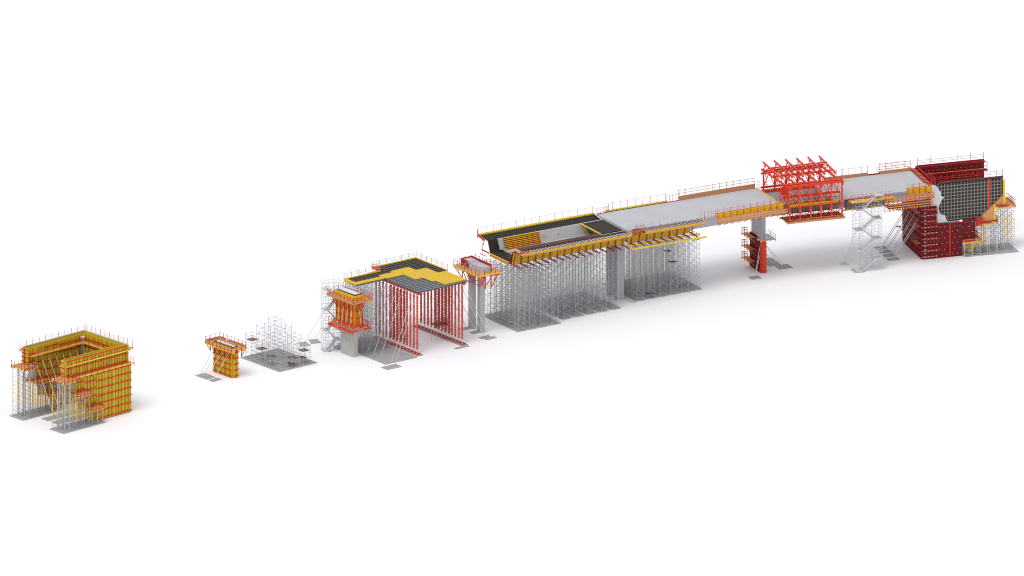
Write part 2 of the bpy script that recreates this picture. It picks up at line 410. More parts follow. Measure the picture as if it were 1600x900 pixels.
# ================================================================ stair towers
def stair_tower(fr, Lx, Wy, cyc, ch, label, top=True, extra=0.0, down='R', m=GALL):
    t = fr.thing('stair_tower', label, 'stair tower')
    H = cyc*ch+extra+1.2
    me = M(); me.bar((0,0,.1),(0,0,H),.07); me.box(-.14,.14,-.14,.14,0,.06); sm = me.mesh('standard', GALL)
    xs = [0, Lx*.27, Lx*.73, Lx]
    for x in xs:
        for y in (0, Wy): link('standard', sm, t, (x,y,0))
    b = M(); z = .4
    while z < H:
        for y in (0, Wy): b.bar((0,y,z),(Lx,y,z),.045)
        for x in xs: b.bar((x,0,z),(x,Wy,z),.045)
        z += .79
    z = .4; k = 0
    while z+2.3 < H:
        for y in (0, Wy):
            b.bar((xs[0],y,z),(xs[1],y,z+2.37),.035); b.bar((xs[3],y,z),(xs[2],y,z+2.37),.035)
        z += 2.37
    b.build('bracing', GALL, t)
    lw = Lx*.27
    for c in range(cyc*2+1):
        z = .25 + c*ch/2
        left = (c % 2 == 0)
        x0, x1 = (0, lw) if left else (Lx-lw, Lx)
        b = M(); n = 5
        for q in range(n): b.box(x0, x1, Wy*q/n+.02, Wy*(q+1)/n-.02, z-.07, z)
        b.bar((x0,0,z-.1),(x1,0,z-.1),.07,.16); b.bar((x0,Wy,z-.1),(x1,Wy,z-.1),.07,.16)
        b.build('landing', GALL, t)
        if c < cyc*2:
            a = (lw, z) if left else (Lx-lw, z); e = (Lx-lw, z+ch/2) if left else (lw, z+ch/2)
            yy0, yy1 = (.08, Wy*.48) if left else (Wy*.52, Wy-.08)
            f = M()
            for y in (yy0, yy1): f.bar((a[0],y,a[1]),(e[0],y,e[1]),.08,.26)
            for q in range(9):
                s_ = (q+.5)/9; x = a[0]+(e[0]-a[0])*s_; zz = a[1]+(e[1]-a[1])*s_
                f.box(x-.14, x+.14, yy0, yy1, zz-.03, zz+.03)
            o = f.build('stair_flight', m, t)
            f = M()
            for y in (yy0, yy1): f.bar((a[0],y,a[1]+1.0),(e[0],y,e[1]+1.0),.045); f.bar((a[0],y,a[1]+.55),(e[0],y,e[1]+.55),.035)
            f.build('hand_rail', GALL, o)
    return t
# by the hammerhead pier
FT = Frame(499.5, 545.5, 39)
FT1 = Frame(0,0,15, org=W(506, 550.5))
stair_tower(FT1, 3.9, 2.2, 3, 4.75, 'slender grey stair tower with zigzag flights beside the flared pier', extra=1.2, m=GALV)
FT2 = Frame(0,0,18, org=W(1337.5, 426))
t2 = stair_tower(FT2, 6.1, 2.4, 3, 4.75, 'large light grey stair tower rising to the bridge deck near the red abutment', extra=2.2)
# top flight reaching the deck
b = M()
b.bar((1.7,.2,14.5),(4.8,.2,17.4),.08,.24); b.bar((1.7,1.2,14.5),(4.8,1.2,17.4),.08,.24)
for q in range(12): 
    s_=(q+.5)/12; b.box(1.7+3.1*s_-.14,1.7+3.1*s_+.14,.2,1.2,14.5+2.9*s_-.02,14.5+2.9*s_+.03)
o = b.build('stair_flight', GALL, t2)
b = M(); b.bar((1.7,.2,15.5),(4.8,.2,18.4),.05); b.bar((1.7,1.2,15.5),(4.8,1.2,18.4),.05); b.bar((4.8,.2,17.4),(4.8,.2,18.4),.05); b.build('hand_rail', GALL, o)
b = M(); b.box(4.6,6.4,0,2.6,17.35,17.45); b.build('landing', GALL, t2)
rail(t2, [(6.4,0,17.45),(6.4,2.6,17.45)], GALL, 1.3, h=1.15)
# stays of the stair towers
def stay(fr, a, p, label, group, padlabel, pm=LPAD, sz=(1.0,.7), m=GALV, t=.07):
    A = fr.w(*a); B = W(p[0], p[1], .2)
    e = bpy.data.objects.new('tower_stay', None); COL.objects.link(e); e.location = B; tag(e, label, 'stay', group)
    d = A-B; q = M(); q.bar((0,0,0), d, t, sides=6); q.build('tube', m, e)
    q = M(); q.box(-.2,.2,-.2,.2,-.02,.12); q.build('foot_plate', GALV, e)
    f2 = Frame(0,0,math.degrees(fr.a), org=Vector((B.x,B.y,0)))
    pad(f2, -sz[0], sz[0], -sz[1], sz[1], padlabel, 'stay blocks', h=.19, m=pm, name='stay_block', cat='block')
stay(FT1, (0,0,9.8), (474.8,537), 'long thin stay leaning off the slender stair tower, leftmost', 'stays of the stair towers', 'pale block left of the slender stair tower, nearer of two', sz=(1.0,1.4))
stay(FT1, (0,2.2,5.2), (491.5,532.5), 'short thin stay leaning off the slender stair tower', 'stays of the stair towers', 'pale block left of the slender stair tower, farther of two', sz=(1.1,1.4))
stay(FT2, (0,0,10.1), (1319,411), 'long thin stay on the left of the large stair tower', 'stays of the stair towers', 'small white block left of the large stair tower', GALL, (.9,.9))
pad(FT2, -.6, 2.2, -.5, 2.9, 'thin light slab at the foot of the large stair tower', h=.02, m=GALL)
pad(FT1, 3.0, 7.0, 1.0, 4.2, 'grey slab between the slender stair tower and the flared pier', h=.12)

# ================================================================ pier 1: hammerhead
F1 = Frame(553, 558.5, 39)
t = F1.thing('bridge_pier', 'short grey concrete pier shaft flaring into the yellow and red head formwork', 'pier')
ring = lambda w0, l0, z: [(.55-w0/2, 2.3-l0/2, z), (.55+w0/2, 2.3-l0/2, z), (.55+w0/2, 2.3+l0/2, z), (.55-w0/2, 2.3+l0/2, z)]
b = M(); b.loft([ring(1.25,4.5,0), ring(1.25,4.5,4.2), ring(1.5,5.7,6.5), ring(1.7,5.9,8.0), ring(1.7,6.0,14.5)]); b.build('shaft', CONC, t)
b = M(); b.box(-.28,1.38,-.68,5.28,14.5,14.9); b.build('cap_top', CONL, t)
t = F1.thing('pier_formwork', 'yellow and red hammerhead formwork wrapped by two orange platforms on the flared pier', 'formwork')
z0, z1 = 7.4, 14.2
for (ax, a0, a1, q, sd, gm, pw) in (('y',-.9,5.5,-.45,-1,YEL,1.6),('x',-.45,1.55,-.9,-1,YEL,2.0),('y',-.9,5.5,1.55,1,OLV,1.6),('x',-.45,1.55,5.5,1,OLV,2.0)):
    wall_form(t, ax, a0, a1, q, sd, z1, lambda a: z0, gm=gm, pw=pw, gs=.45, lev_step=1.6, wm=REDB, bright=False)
b = M()
for i in range(5):
    y = -.7+i*1.5; b.bar((-.85,y,z0),(-.85,y,z1-.4),.16); b.bar((1.95,y,z0),(1.95,y,z1-.4),.16)
    b.bar((-.85,y,z1-3),(-2.0,y,z1-.9),.12); b.bar((1.95,y,z1-3),(3.1,y,z1-.9),.12)
for x in (-.4,.5,1.4): b.bar((x,-1.3,z0),(x,-1.3,z1-.4),.16); b.bar((x,-1.3,z1-3),(x,-2.2,z1-.9),.12)
b.build('soldiers', REDB, t)
zp = 13.6
ring_platform(t, -2.0, 3.4, -2.3, 7.0, -.8, 1.9, -1.2, 5.8, zp)
joists(t, -2.0, -.9, -2.3, 7.0, zp, n=12, along='x', m=WOODB); joists(t, 2.0, 3.4, -2.3, 7.0, zp, n=12, along='x', m=YELB)
b = M(); b.box(-2.1,-2.02,-2.3,7,zp-.35,zp-.05); b.box(-2.1,3.4,-2.42,-2.34,zp-.35,zp-.05); b.build('edge_boards', WOOD, t)
rail(t, [(-2,-2.3,zp),(-2,7,zp),(3.4,7,zp),(3.4,-2.3,zp),(-2,-2.3,zp)], REDB, 1.05, rails=(.55,1.1), toe=.22, rm=RED)
b = M(); b.box(-.75,1.85,-1.15,-1.05,zp,14.75); b.box(-.75,-.65,-1.05,5.7,zp,14.75); b.box(1.75,1.85,-1.05,5.7,zp,14.75); b.build('cap_side_form', YEL, t)
b = M(); b.box(-.62,-.34,-1.0,5.6,14.76,14.84); b.box(1.45,1.72,-1.0,5.6,14.76,14.84); b.box(-.62,1.72,-1.02,-.74,14.85,14.92); b.build('cap_edge_board', PLY, t)
zq = 7.1
for (a, b_, c, d) in ((-2.0,-.8,-2.0,6.4),(1.9,3.0,-2.0,6.4),(-.79,1.89,-2.0,-1.3),(-.79,1.89,5.8,6.4)):
    planks(t, a, b_, c, d, zq, WOOD)
b = M()
for y in [-1.8+i*.8 for i in range(11)]: b.box(-2.1,-.6,y-.07,y+.07,zq-.4,zq-.1); b.box(1.75,3.1,y-.07,y+.07,zq-.4,zq-.1)
for x in (-2.05,-.7,1.85,3.05): b.box(x-.1,x+.1,-2.2,6.6,zq-.62,zq-.41)
b.build('platform_beams', REDB, t)
rail(t, [(-2.0,6.4,zq),(-2.0,-2.0,zq),(3.0,-2.0,zq),(3.0,6.4,zq)], REDB, .85, rails=(.6,1.1), toe=.15, thick=.05)
b = M()
for y in (-1.6,.2,2.3,4.4,6.2):
    b.bar((-.15,y*.4+1.2,5.0),(-1.9,y,zq-.6),.12); b.bar((1.2,y*.4+1.2,5.0),(2.9,y,zq-.6),.12)
b.build('under_struts', GALV, t)
b = M()
for y in (.8, 2.0, 3.4): b.bar((-.2,y,6.4),(-.12,y-.9,2.4),.045)
b.bar((.7,-.1,6.2),(.75,-.1,3.2),.045)
b.build('hanger_rods', YELB, t)
for i, y in enumerate((-.6,.9,2.3,3.8)):
    prop(F1, (-.95,y,12.2), (-1.75,y+.1,zq+.05), f'short white prop on the left face of the flared pier formwork, {ORD[i]} from front', 'props on the flared pier formwork', .11)
for i, x in enumerate((.3,1.3)):
    prop(F1, (x,-1.35,12.0), (x+.4,-1.85,zq+.05), f'short white prop on the front end of the flared pier formwork, {ORD[i]} from left', 'props on the flared pier formwork', .11)

# ================================================================ slab falsework on red props
FE = Frame(655, 555, 37)
ZE = 14.9
def near_word(i): return ORD[i]
# rows of red props
def perforated_prop(h, m=REDB):
    out = []
    b = M(); b.box(-.13,.13,-.13,.13,.22,.3); b.bar((0,0,.3),(0,0,2.0),.11,sides=8); b.bar((0,0,h-1.0),(0,0,h-.1),.11,sides=8); b.box(-.16,.16,-.16,.16,h-.1,h)
    for s_ in (-.09,.09): b.box(s_-.02,s_+.02,-.09,.09,1.6,h-.9)
    out.append(('spindle', b.mesh('spindle', GALL)))
    b = M(); z = 1.3
    while z < h-.5: b.box(-.15,.15,-.15,.15,z,z+.46); z += .62
    out.append(('red_profile', b.mesh('red_profile', m)))
    return out
PP = perforated_prop(ZE-.9)
PT = perforated_prop(ZE-.9, RED)
for r_, (x, ln, word) in enumerate(((-.15, 16.6, 'left'), (12.4, 17.6, 'right'))):
    e = FE.thing('sill_beam', f'long red steel sill beam along the feet of the {word} row of red props', 'beam', 'red sill beams under the prop rows', x, ln/2)
    b = M(); b.box(-.42,-.27,-ln/2-.3,ln/2,.16,.44); b.box(.27,.42,-ln/2-.3,ln/2,.16,.44); b.build('flange_beams', REDB, e)
    b = M()
    for k in range(int(ln/.5)): y = -ln/2+.2+k*.5; b.box(-.26,.26,y,y+.12,.2,.40)
    b.build('spacers', RED, e)
    pad(FE, x-.9, x+.9, -.6, ln+.3, f'narrow grey strip slab under the {word} red sill beam', 'strip slabs under the prop rows', h=.15)
    for q, dx in enumerate((-.33, .33)):
        sp = 1.27
        for k in range(int(ln/sp)):
            y = .1+k*sp + (.0 if q == 0 else (.84 if k < 4 or k > 8 else .45))
            e = FE.thing('heavy_prop', f'red perforated heavy prop, {ORD[k]} from the front, {("outer","inner")[q]} line of the {word} row', 'prop', f'red perforated props in the {word} row', x+dx, y, .20)
            for nm, me in (PP if q == 0 else PT): link(nm, me, e)
            for zz in ():
                pass
    e = FE.thing('head_beam', f'red steel beam on top of the {word} row of red props', 'beam', 'red head beams', x, ln/2)
    b = M(); b.box(-.35,-.22,-ln/2-.5,ln/2,ZE-.65,ZE-.35); b.box(.22,.35,-ln/2-.5,ln/2,ZE-.65,ZE-.35); b.box(-.22,.22,-ln/2-.5,-ln/2-.42,ZE-.62,ZE-.38); b.build('flange_beams', REDB, e)
# horizontal tube ties between the props
e = FE.thing('tube_ties', 'thin grey tube ties running along the two rows of red props', 'tubes')
b = M()
for x, ln in ((-.15,16.6),(12.4,17.6)):
    for z in (2.2,5.0,7.8,10.6,13.2):
        for dx in (-.56,.56): b.bar((x+dx,-.1,z),(x+dx,ln-.4,z),.04)
    for k in range(int(ln/2.3)):
        for z in (2.2,7.8): b.bar((x-.6,k*2.3,z),(x-.6,k*2.3+2.3,z+5.6),.035)
b.build('tubes', GALV, e)
# the three deck layers
def inside(poly_fn, x0, x1, y0, y1, step): pass
t = FE.thing('slab_falsework', 'broad falsework deck of grey beams, yellow girders and black plywood on red props', 'falsework')
b = M()
for k in range(19):                                             # grey steel beams run along x
    y = .15+k*.98
    x0, x1 = (-.6, 13.6) if y < 12.2 else (-.4, 13.6)
    b.box(x0, x1, y-.30, y+.30, ZE-.06, ZE+.02); b.box(x0, x1, y-.05, y+.05, ZE-.28, ZE-.06); b.box(x0,x1,y-.30,y+.30,ZE-.34,ZE-.28)
for k in range(5):
    y = 12.4+k*.98; b.box(-8.4,-.65,y-.30,y+.30,ZE-.30,ZE)
b.build('steel_beams', STEEL, t)
def ylow(x):
    if x < 4.4: return 11.6
    if x < 6.4: return 7.2
    if x < 7.2: return 3.7
    return .3
b = M(); x = -8.4
while x < 13.7:
    y0 = 12.0 if x < -.4 else ylow(x); y1 = 16.4 if x < 1.5 else 19.4
    b.box(x-.13, x+.13, y0, y1, ZE+.19, ZE+.25); b.box(x-.05, x+.05, y0+.03, y1, ZE+.02, ZE+.19); x += .42
b.build('timber_girders', YELB, t)
def blow(x):
    if x < -.5: return 13.8
    if x < 3.0: return 14.3
    if x < 8.7: return 15.5
    if x < 11.4: return 12.7
    return 8.2
for (x0, x1, yl, yh) in ((-7.6,-.5,13.6,16.3),(-.5,1.6,14.6,16.3),(1.6,3.4,14.6,19.4),(3.4,8.7,15.5,19.4),(8.7,11.4,12.7,19.4),(11.4,13.7,8.2,19.4)):
    b = M(); b.box(x0+.02, x1-.02, yl, yh, ZE+.255, ZE+.30); p = b.build('plywood_sheet', PLY, t)
    b = M(); x = x0+.5
    while x < x1-.1: b.box(x-.04, x+.04, yl+.02, yh-.02, ZE+.30, ZE+.312); x += 1.05
    y = yl+.4
    while y < yh-.1: b.box(x0+.03, x1-.03, y-.03, y+.03, ZE+.313, ZE+.32); y += 1.3
    b.build('sheet_joints', GRID, p)
b = M(); b.box(1.5,13.9,19.4,19.6,ZE+.2,ZE+.55); b.box(13.72,13.9,8.2,19.38,ZE+.2,ZE+.5); b.box(-8.5,1.48,16.4,16.6,ZE+.2,ZE+.5); b.box(-8.62,-8.5,12,16.4,ZE,ZE+.4); b.build('edge_board', YELB, t)
rail(t, [(13.9,8,ZE+.4),(13.9,19.6,ZE+.4),(1.6,19.6,ZE+.4),(1.6,16.6,ZE+.4),(-8.5,16.6,ZE+.4)], GALV, 2.0, h=1.4, thick=.03)
b = M()
for k in range(6): b.bar((2.4+.1*k,19.2-.5*k,ZE+.5),(2.4+.1*k,19.2-.5*k,ZE+1.4),.06)
b.box(1.4,1.55,16.6,19.6,ZE+.3,ZE+.9); b.bar((1.5,16.6,ZE+1.3),(1.5,19.6,ZE+1.3),.08); b.build('red_gate', REDB, t)
# grey towers under its left half
pad(FE, -10.3, -1.4, -1.2, 8.4, 'grey slab under the left side of the falsework, front part', 'slabs under the falsework towers')
pad(FE, -9.6, -1.4, 8.5, 17.5, 'grey slab under the left side of the falsework, rear part', 'slabs under the falsework towers')
pad(FE, -12.4, -8.3, -4.6, -2.3, 'grey slab in front of the falsework carrying the feet of its long props', 'slabs under the falsework towers', h=.17)
nt = 0
for i in range(4):
    for j in range(4):
        y = 9.2+j*2.5
        h = ZE-.8
        tower(FE, -8.8+i*2.1, y, h, f'grey shoring tower left of the red props, {ORD[i]} from the left, {ORD[j]} row from front', 'shoring towers under the left of the falsework', w=1.5, d=1.5, lev=1.1, t=.045, tl=.038, diag='two')
for i, (x, y, z, bx_, by) in enumerate(((-.7,.3,14,-9.6,-3.6),(-.7,1.4,14,-10.6,-3.2),(-.8,5.2,13.8,-9.6,2.0),(-.8,7.2,13.8,-9.8,4.4),(-.8,9.3,13.8,-9.8,6.6),(-.8,11.5,13.8,-9.4,9.0))):
    prop(FE, (x,y,z), (bx_,by,.18), f'very long grey raking prop left of the red props, {ORD[i]} from the front', 'long raking props left of the falsework', .13, GALV)
# props and pads on the right
for i, (y, xe) in enumerate(((.6,20.2),(1.9,19.6),(6.0,20.4),(9.5,20.4))):
    prop(FE, (12.9,y,13.9), (xe,y-.1,.18), f'very long grey raking prop right of the red props, {ORD[i]} from the front', 'long raking props right of the falsework', .15, GALL)
pad(FE, 18.8,21.6,-.2,.95, 'grey foot slab right of the falsework, frontmost of four', 'foot slabs right of the falsework', h=.17)
pad(FE, 18.4,21.0,1.2,2.4, 'grey foot slab right of the falsework, second of four', 'foot slabs right of the falsework', h=.17)
pad(FE, 19.0,21.8,5.2,6.6, 'grey foot slab right of the falsework, third of four', 'foot slabs right of the falsework', h=.17)
pad(FE, 19.0,21.8,8.8,10.2, 'grey foot slab right of the falsework, rearmost of four', 'foot slabs right of the falsework', h=.17)
pad(FE, 9.2,12.9,-1.6,-.65, 'small grey slab at the front end of the right red sill beam', h=.13)
# red and brown clutter between the rows (inner access platform)
e = FE.thing('access_platform', 'small red framed access platform standing among the right hand red props', 'platform', x=9.8, y=5.6)
b = M(); b.box(-1.5,1.5,-1.1,1.1,4.0,4.1); b.build('platform_deck', BRWN, e)
rail(e, [(-1.5,-1.1,4.1),(1.5,-1.1,4.1),(1.5,1.1,4.1)], RED, .7)
b = M()
for x in (-1.4,1.4):
    for y in (-1,1): b.bar((x,y,.03),(x,y,4),.06)
b.build('legs', GALV, e)

# ================================================================ pier 2: twin columns and cap form
F2 = Frame(753, 519.5, 34)
def column(fr, x, y, w, d, h, label, group, m=CONC, z=0, name='bridge_column'):
    t = fr.thing(name, label, 'column', group, x, y, z)
    b = M(); c = .1
    pts = [(-w/2+c,-d/2),(w/2-c,-d/2),(w/2,-d/2+c),(w/2,d/2-c),(w/2-c,d/2),(-w/2+c,d/2),(-w/2,d/2-c),(-w/2,-d/2+c)]
    b.prism(pts, 0, h); b.build('shaft', m, t)
    return t
column(F2, 0, .3, 1.35, 1.3, 14.05, 'grey concrete column under the orange cap platform, nearer of the pair', 'twin columns under the cap platform')
column(F2, 0, 3.9, 1.35, 1.3, 14.05, 'grey concrete column under the orange cap platform, farther of the pair', 'twin columns under the cap platform')
t = F2.thing('cap_formwork', 'orange platform with red cap form and red truss brackets on twin columns', 'formwork')
zc = 14.5
planks(t, -2.8, 3.1, -3.0, 7.1, zc, WOOD, 'y', .7)
joists(t, -2.8, 3.1, -3.0, 7.1, zc, n=16, along='x', m=YELB, d=.28)
b = M(); b.box(-2.98,-2.93,-3.1,7.2,zc-.22,zc+.02); b.box(-2.98,3.2,-3.2,-3.13,zc-.22,zc+.02); b.box(3.23,3.3,-3.1,7.2,zc-.22,zc+.02); b.build('edge_boards', YELB, t)
rail(t, [(-2.8,-3.0,zc),(-2.8,7.1,zc),(3.1,7.1,zc),(3.1,-3.0,zc),(-2.8,-3.0,zc)], RED, 1.5, h=1.4, rm=GALV, thick=.03)
for yy in (-2.6, 2.1, 6.7):
    b = M()
    for s_ in (-1,1):
        b.bar((s_*.75,yy,zc-.7),(s_*2.8,yy,zc-.7),.16); b.bar((s_*.75,yy,zc-3.4),(s_*2.6,yy,zc-.7),.14); b.bar((s_*.75,yy,zc-3.5),(s_*.75,yy,zc-.6),.16)
        b.bar((s_*1.9,yy,zc-.7),(s_*1.5,yy,zc-2.4),.1)
    b.build('truss_bracket', REDB, t)
b = M()
for s_ in (-.85,.85):
    b.bar((s_,-2.9,zc-.7),(s_,7.4,zc-.7),.18); b.bar((s_,-2.6,zc-.8),(s_,-.6,zc-3.4),.14); b.bar((s_,7.0,zc-.8),(s_,4.8,zc-3.4),.14); b.bar((s_,-.6,zc-3.4),(s_,4.8,zc-3.4),.12)
b.build('cross_truss', REDB, t)
# red side shutters (parallel to the cap) cut open on the near side
b = M(); b.box(1.25,1.4,-1.9,6.2,zc+.02,zc+1.55); b.box(-1.4,-1.25,3.3,6.2,zc+.02,zc+1.55); b.box(-1.4,1.4,6.21,6.36,zc+.02,zc+1.55); b.box(1.26,1.39,-1.9,6.2,zc+1.56,zc+1.7)
for y in (3.6,4.5,5.4,6.0): b.box(-1.52,-1.41,y-.07,y+.07,zc+.05,zc+1.5)
for z in (.4,1.2): b.box(-1.50,-1.405,3.3,6.2,zc+z-.06,zc+z+.06)
b.build('cap_shutter', RED, t)
b = M(); b.bar((-1.6,1.3,zc+.1),(-1.45,3.6,zc+1.5),.09); b.bar((-2.6,3.9,zc+.1),(-1.5,3.9,zc+1.2),.07); b.build('shutter_struts', GALL, t)
pts = []
for k in range(20):
    a = k/19; y = -1.7+a*5.0; pts.append((-1.15+.12*math.sin(a*17)+ (.75*(1-a)**3), y))
b = M(); b.loft([[(x,y,zc+.02) for x,y in pts+[(1.2,3.3),(1.2,-1.7)]], [(x+.15,y,zc+1.15) for x,y in pts+[(1.05,3.3),(1.05,-1.7)]]])
b.box(-1.2,1.2,3.31,6.15,zc+.02,zc+1.3)
b.build('fresh_cap_concrete', CONC, t)

# ================================================================ the bridge centreline
CP = [(700,394,17.9,33.5),(780,380.2,17.9,31.8),(955,348,17.4,29.5),(1069,329,17.1,27.5),(1200.7,307.5,17.1,24.5),(1300,296.5,16.95,20.5),(1440,280.5,16.8,17.6),(1520,272.5,16.8,16.5)]
CW = []
for (c,py,z,th) in CP:
    w = W(c,py,z); CW.append((c, w.y, z, th))
def cr(c, k):
    for i in range(1, len(CW)-2):
        if c <= CW[i+1][0] or i == len(CW)-3: break
    def m(j): return (CW[j+1][k]-CW[j-1][k])/(CW[j+1][0]-CW[j-1][0])
    x0, x1 = CW[i][0], CW[i+1][0]; h = x1-x0; s_ = (c-x0)/h
    y0, y1, m0, m1 = CW[i][k], CW[i+1][k], m(i)*h, m(i+1)*h
    return y0*(2*s_**3-3*s_**2+1)+m0*(s_**3-2*s_**2+s_)+y1*(-2*s_**3+3*s_**2)+m1*(s_**3-s_**2)
def DK(c, y, dz):
    """point of the bridge: c = station, y = across (+ far), dz = height above deck top"""
    th = R(cr(c,3)); X = (c-800)/K
    return Vector((X - y*math.sin(th), cr(c,1) + y*math.cos(th), cr(c,2)+dz))
class DT:
    """a thing built along the bridge"""
    def __init__(s, name, c, label, cat, group=None, y=0):
        s.e = bpy.data.objects.new(name, None); COL.objects.link(s.e)
        p = DK(c, y, 0); s.e.location = (p.x, p.y, 0); s.o = Vector((p.x,p.y,0)); tag(s.e, label, cat, group)
    def p(s, c, y, dz): return DK(c,y,dz)-s.o
    def sweep(s, b, prof, c0, c1, n=None):
        n = n or max(1, int(abs(c1-c0)/8))
        b.loft([[s.p(c0+(c1-c0)*i/n, y, z) for y, z in prof] for i in range(n+1)]); return b
    def slab(s, b, y0, y1, z0, z1, c0, c1, n=None): return s.sweep(b, [(y0,z0),(y1,z0),(y1,z1),(y0,z1)], c0, c1, n)
    def bar(s, b, a, c, w=.1, h=None): return b.bar(s.p(*a), s.p(*c), w, h)
PXM = 6.15   # centreline stations per metre, about
def frange(a, b, st):
    n = max(1, round((b-a)/st)); return [a+(b-a)*i/n for i in range(n+1)]
def deck_rail(T, c0, c1, y, dz, m=RED, st=12, h=1.25, rails=(.6,1.15), rm=None, thick=.025, toe=0):
    pts = [T.p(c,y,dz) for c in frange(c0, c1, st)]
    g = rail(T.e, pts, m, 50, h, rails, rm, toe, thick)
    return g

# --- trough formwork, stage one
C0, C1 = 781, 957
T = DT('deck_formwork', 868, 'long open trough formwork, black inside with yellow webs outside, above the shoring field', 'formwork', 'timber deck formworks along the bridge')
b = M(); T.slab(b, -4.0, 4.0, -3.42, -3.32, C0, C1); T.sweep(b, [(4.0,-3.40),(4.12,-3.40),(5.12,-.72),(5.0,-.70)], C0, C1); T.slab(b, -4.75, -4.01, -3.42, -3.32, C0, C1); T.sweep(b, [(-4.7,-3.31),(-4.82,-3.31),(-5.32,-.72),(-5.2,-.70)], C0, C1)
b.build('web_plywood', PLY, T.e)
b = M(); T.sweep(b, [(5.01,-.7),(8.6,-.28),(8.6,-.36),(5.01,-.78)], C0, C1); b.build('flange_plywood', PLY, T.e)
b = M(); T.sweep(b, [(-5.01,-.7),(-8.3,-.30),(-8.3,-.38),(-5.01,-.78)], C0, C1); b.build('flange_plywood', PLY, T.e)
def flange_girders(T, c0, c1, sgn, step=3.4, zoff=0, yo=8.6, yi=5.2):
    b = M(); w = M()
    for c in frange(c0, c1, step if sgn > 0 else 4.9):
        T.bar(b, (c, sgn*(yi+.3), -.86), (c, sgn*(yo+.25), -.48), .14, .16)
        T.bar(w, (c, sgn*(yo-(.55 if sgn > 0 else 1.1)), -.26), (c, sgn*(yo+.3), -.16), .26 if sgn > 0 else .24, .16)
    b.build('flange_girders', YEL, T.e); w.build('girder_ends', GALL if sgn < 0 else YELB, T.e)
flange_girders(T, C0, C1, 1); flange_girders(T, C0, C1, -1)
b = M(); T.slab(b, -9.0, -8.75, -.62, -.32, C0, C1); b.build('edge_beam', YELB, T.e)
b = M(); T.slab(b, 8.85, 9.05, -.5, -.16, C0, C1); b.build('edge_beam', YELB, T.e)
def web_outer(T, c0, c1, sgn, pstep=12.5, zb=-3.6, gm=YEL, yb=4.14, lean=1.1):
    cs = frange(c0, c1, pstep)
    for i in range(len(cs)-1):
        b = M(); a, e = cs[i]+.3, cs[i+1]-.3
        T.sweep(b, [(sgn*yb,zb),(sgn*(yb+.08),zb),(sgn*(yb+lean),-.74),(sgn*(yb+lean-.08),-.74)], a, e, 2)
        for q in frange(a+.6, e-.6, 2.4): T.bar(b, (q, sgn*(yb+.15), zb), (q, sgn*(yb+lean+.07), -.78), .14, .18)
        b.build('web_panel', gm, T.e)
web_outer(T, C0, C1, -1, yb=5.0, lean=.7); web_outer(T, C0, C1, 1)
def cross_frames(T, c0, c1, step=11.6, red=RED, out=8.2, zc=-3.75, n0=0, top=-1.0, yb=4.3):
    for c in frange(c0+2, c1-3, step):
        b = M(); T.bar(b, (c,-out,zc), (c,out,zc), .17, .26)
        b.build('cross_beam', red, T.e)
        for s_ in (-1,1):
            yo = yb+(.95 if s_ < 0 else .1)
            b = M(); T.bar(b, (c,s_*yo,zc+.15), (c,s_*(yo+(.8 if s_ < 0 else 1.15)),top), .2, .2); T.bar(b, (c,s_*(yo+.9),top),(c,s_*8.4,top+.3),.12)
            T.bar(b, (c,s_*8.7,top+.2),(c,s_*8.7,-.3),.1)
            b.build('web_bracket', red, T.e)
cross_frames(T, C0, C1)
# open end: timber closing frame
b = M(); 
for y in frange(-3.9,3.9,.9): T.bar(b, (C0-1, y, -3.55), (C0+3, y, -3.55), .1, .2)
T.bar(b,(C0-1,-4.1,-3.42),(C0-1,4.1,-3.42),.3,.14); T.bar(b,(C0-1,-4.1,-4.0),(C0-1,4.1,-4.0),.14,.2)
b.build('soffit_girders', YEL, T.e)
b = M(); T.slab(b,-4.0,4.0,-3.95,-3.5,C0-.8,C0-.2,1); b.build('end_board', WOODB, T.e)
b = M()
T.bar(b,(C0-2,8.9,-1.0),(C0-2,8.9,.9),.14); T.bar(b,(C0-2,8.9,-.4),(C0-2,6.0,-.9),.16,.4); T.bar(b,(C0-2,7.0,-.8),(C0-2,6.6,-4.4),.1); T.bar(b,(C0-2,7.8,-4.4),(C0-2,5.2,-4.4),.12); T.bar(b,(C0-2,6.0,-.9),(C0-2,6.4,-2.0),.12)
T.bar(b,(C0-2,-4.2,-3.9),(C0-2,-5.3,-.5),.16); T.bar(b,(C0-2,-5.6,-.5),(C0-2,-8.8,-.3),.14); T.bar(b,(C0-2,-8.6,-.3),(C0-2,-5.2,-3.2),.1)
b.build('end_frame', RED, T.e)
b = M(); T.slab(b,-8.7,-5.4,.02,.1,C0-2,C0+5,1); b.build('end_step', WOOD, T.e)
deck_rail(T, C0, C1, 9.0, -.15, GALV, 11.5, 1.5, rails=(1.3,), thick=.02)
deck_rail(T, C0+12, C1+2, -8.9, -.4, RED, 11.5, 1.3, rails=(1.15,), thick=.02)
deck_rail(T, C0-1, C0+12, -8.9, -.4, RED, 2.4, 1.3, toe=.3)
b = M(); T.slab(b,-9.6,-9.06,-.66,-.6,C0+2,C1); b.build('outer_walkway', WOODB, T.e)
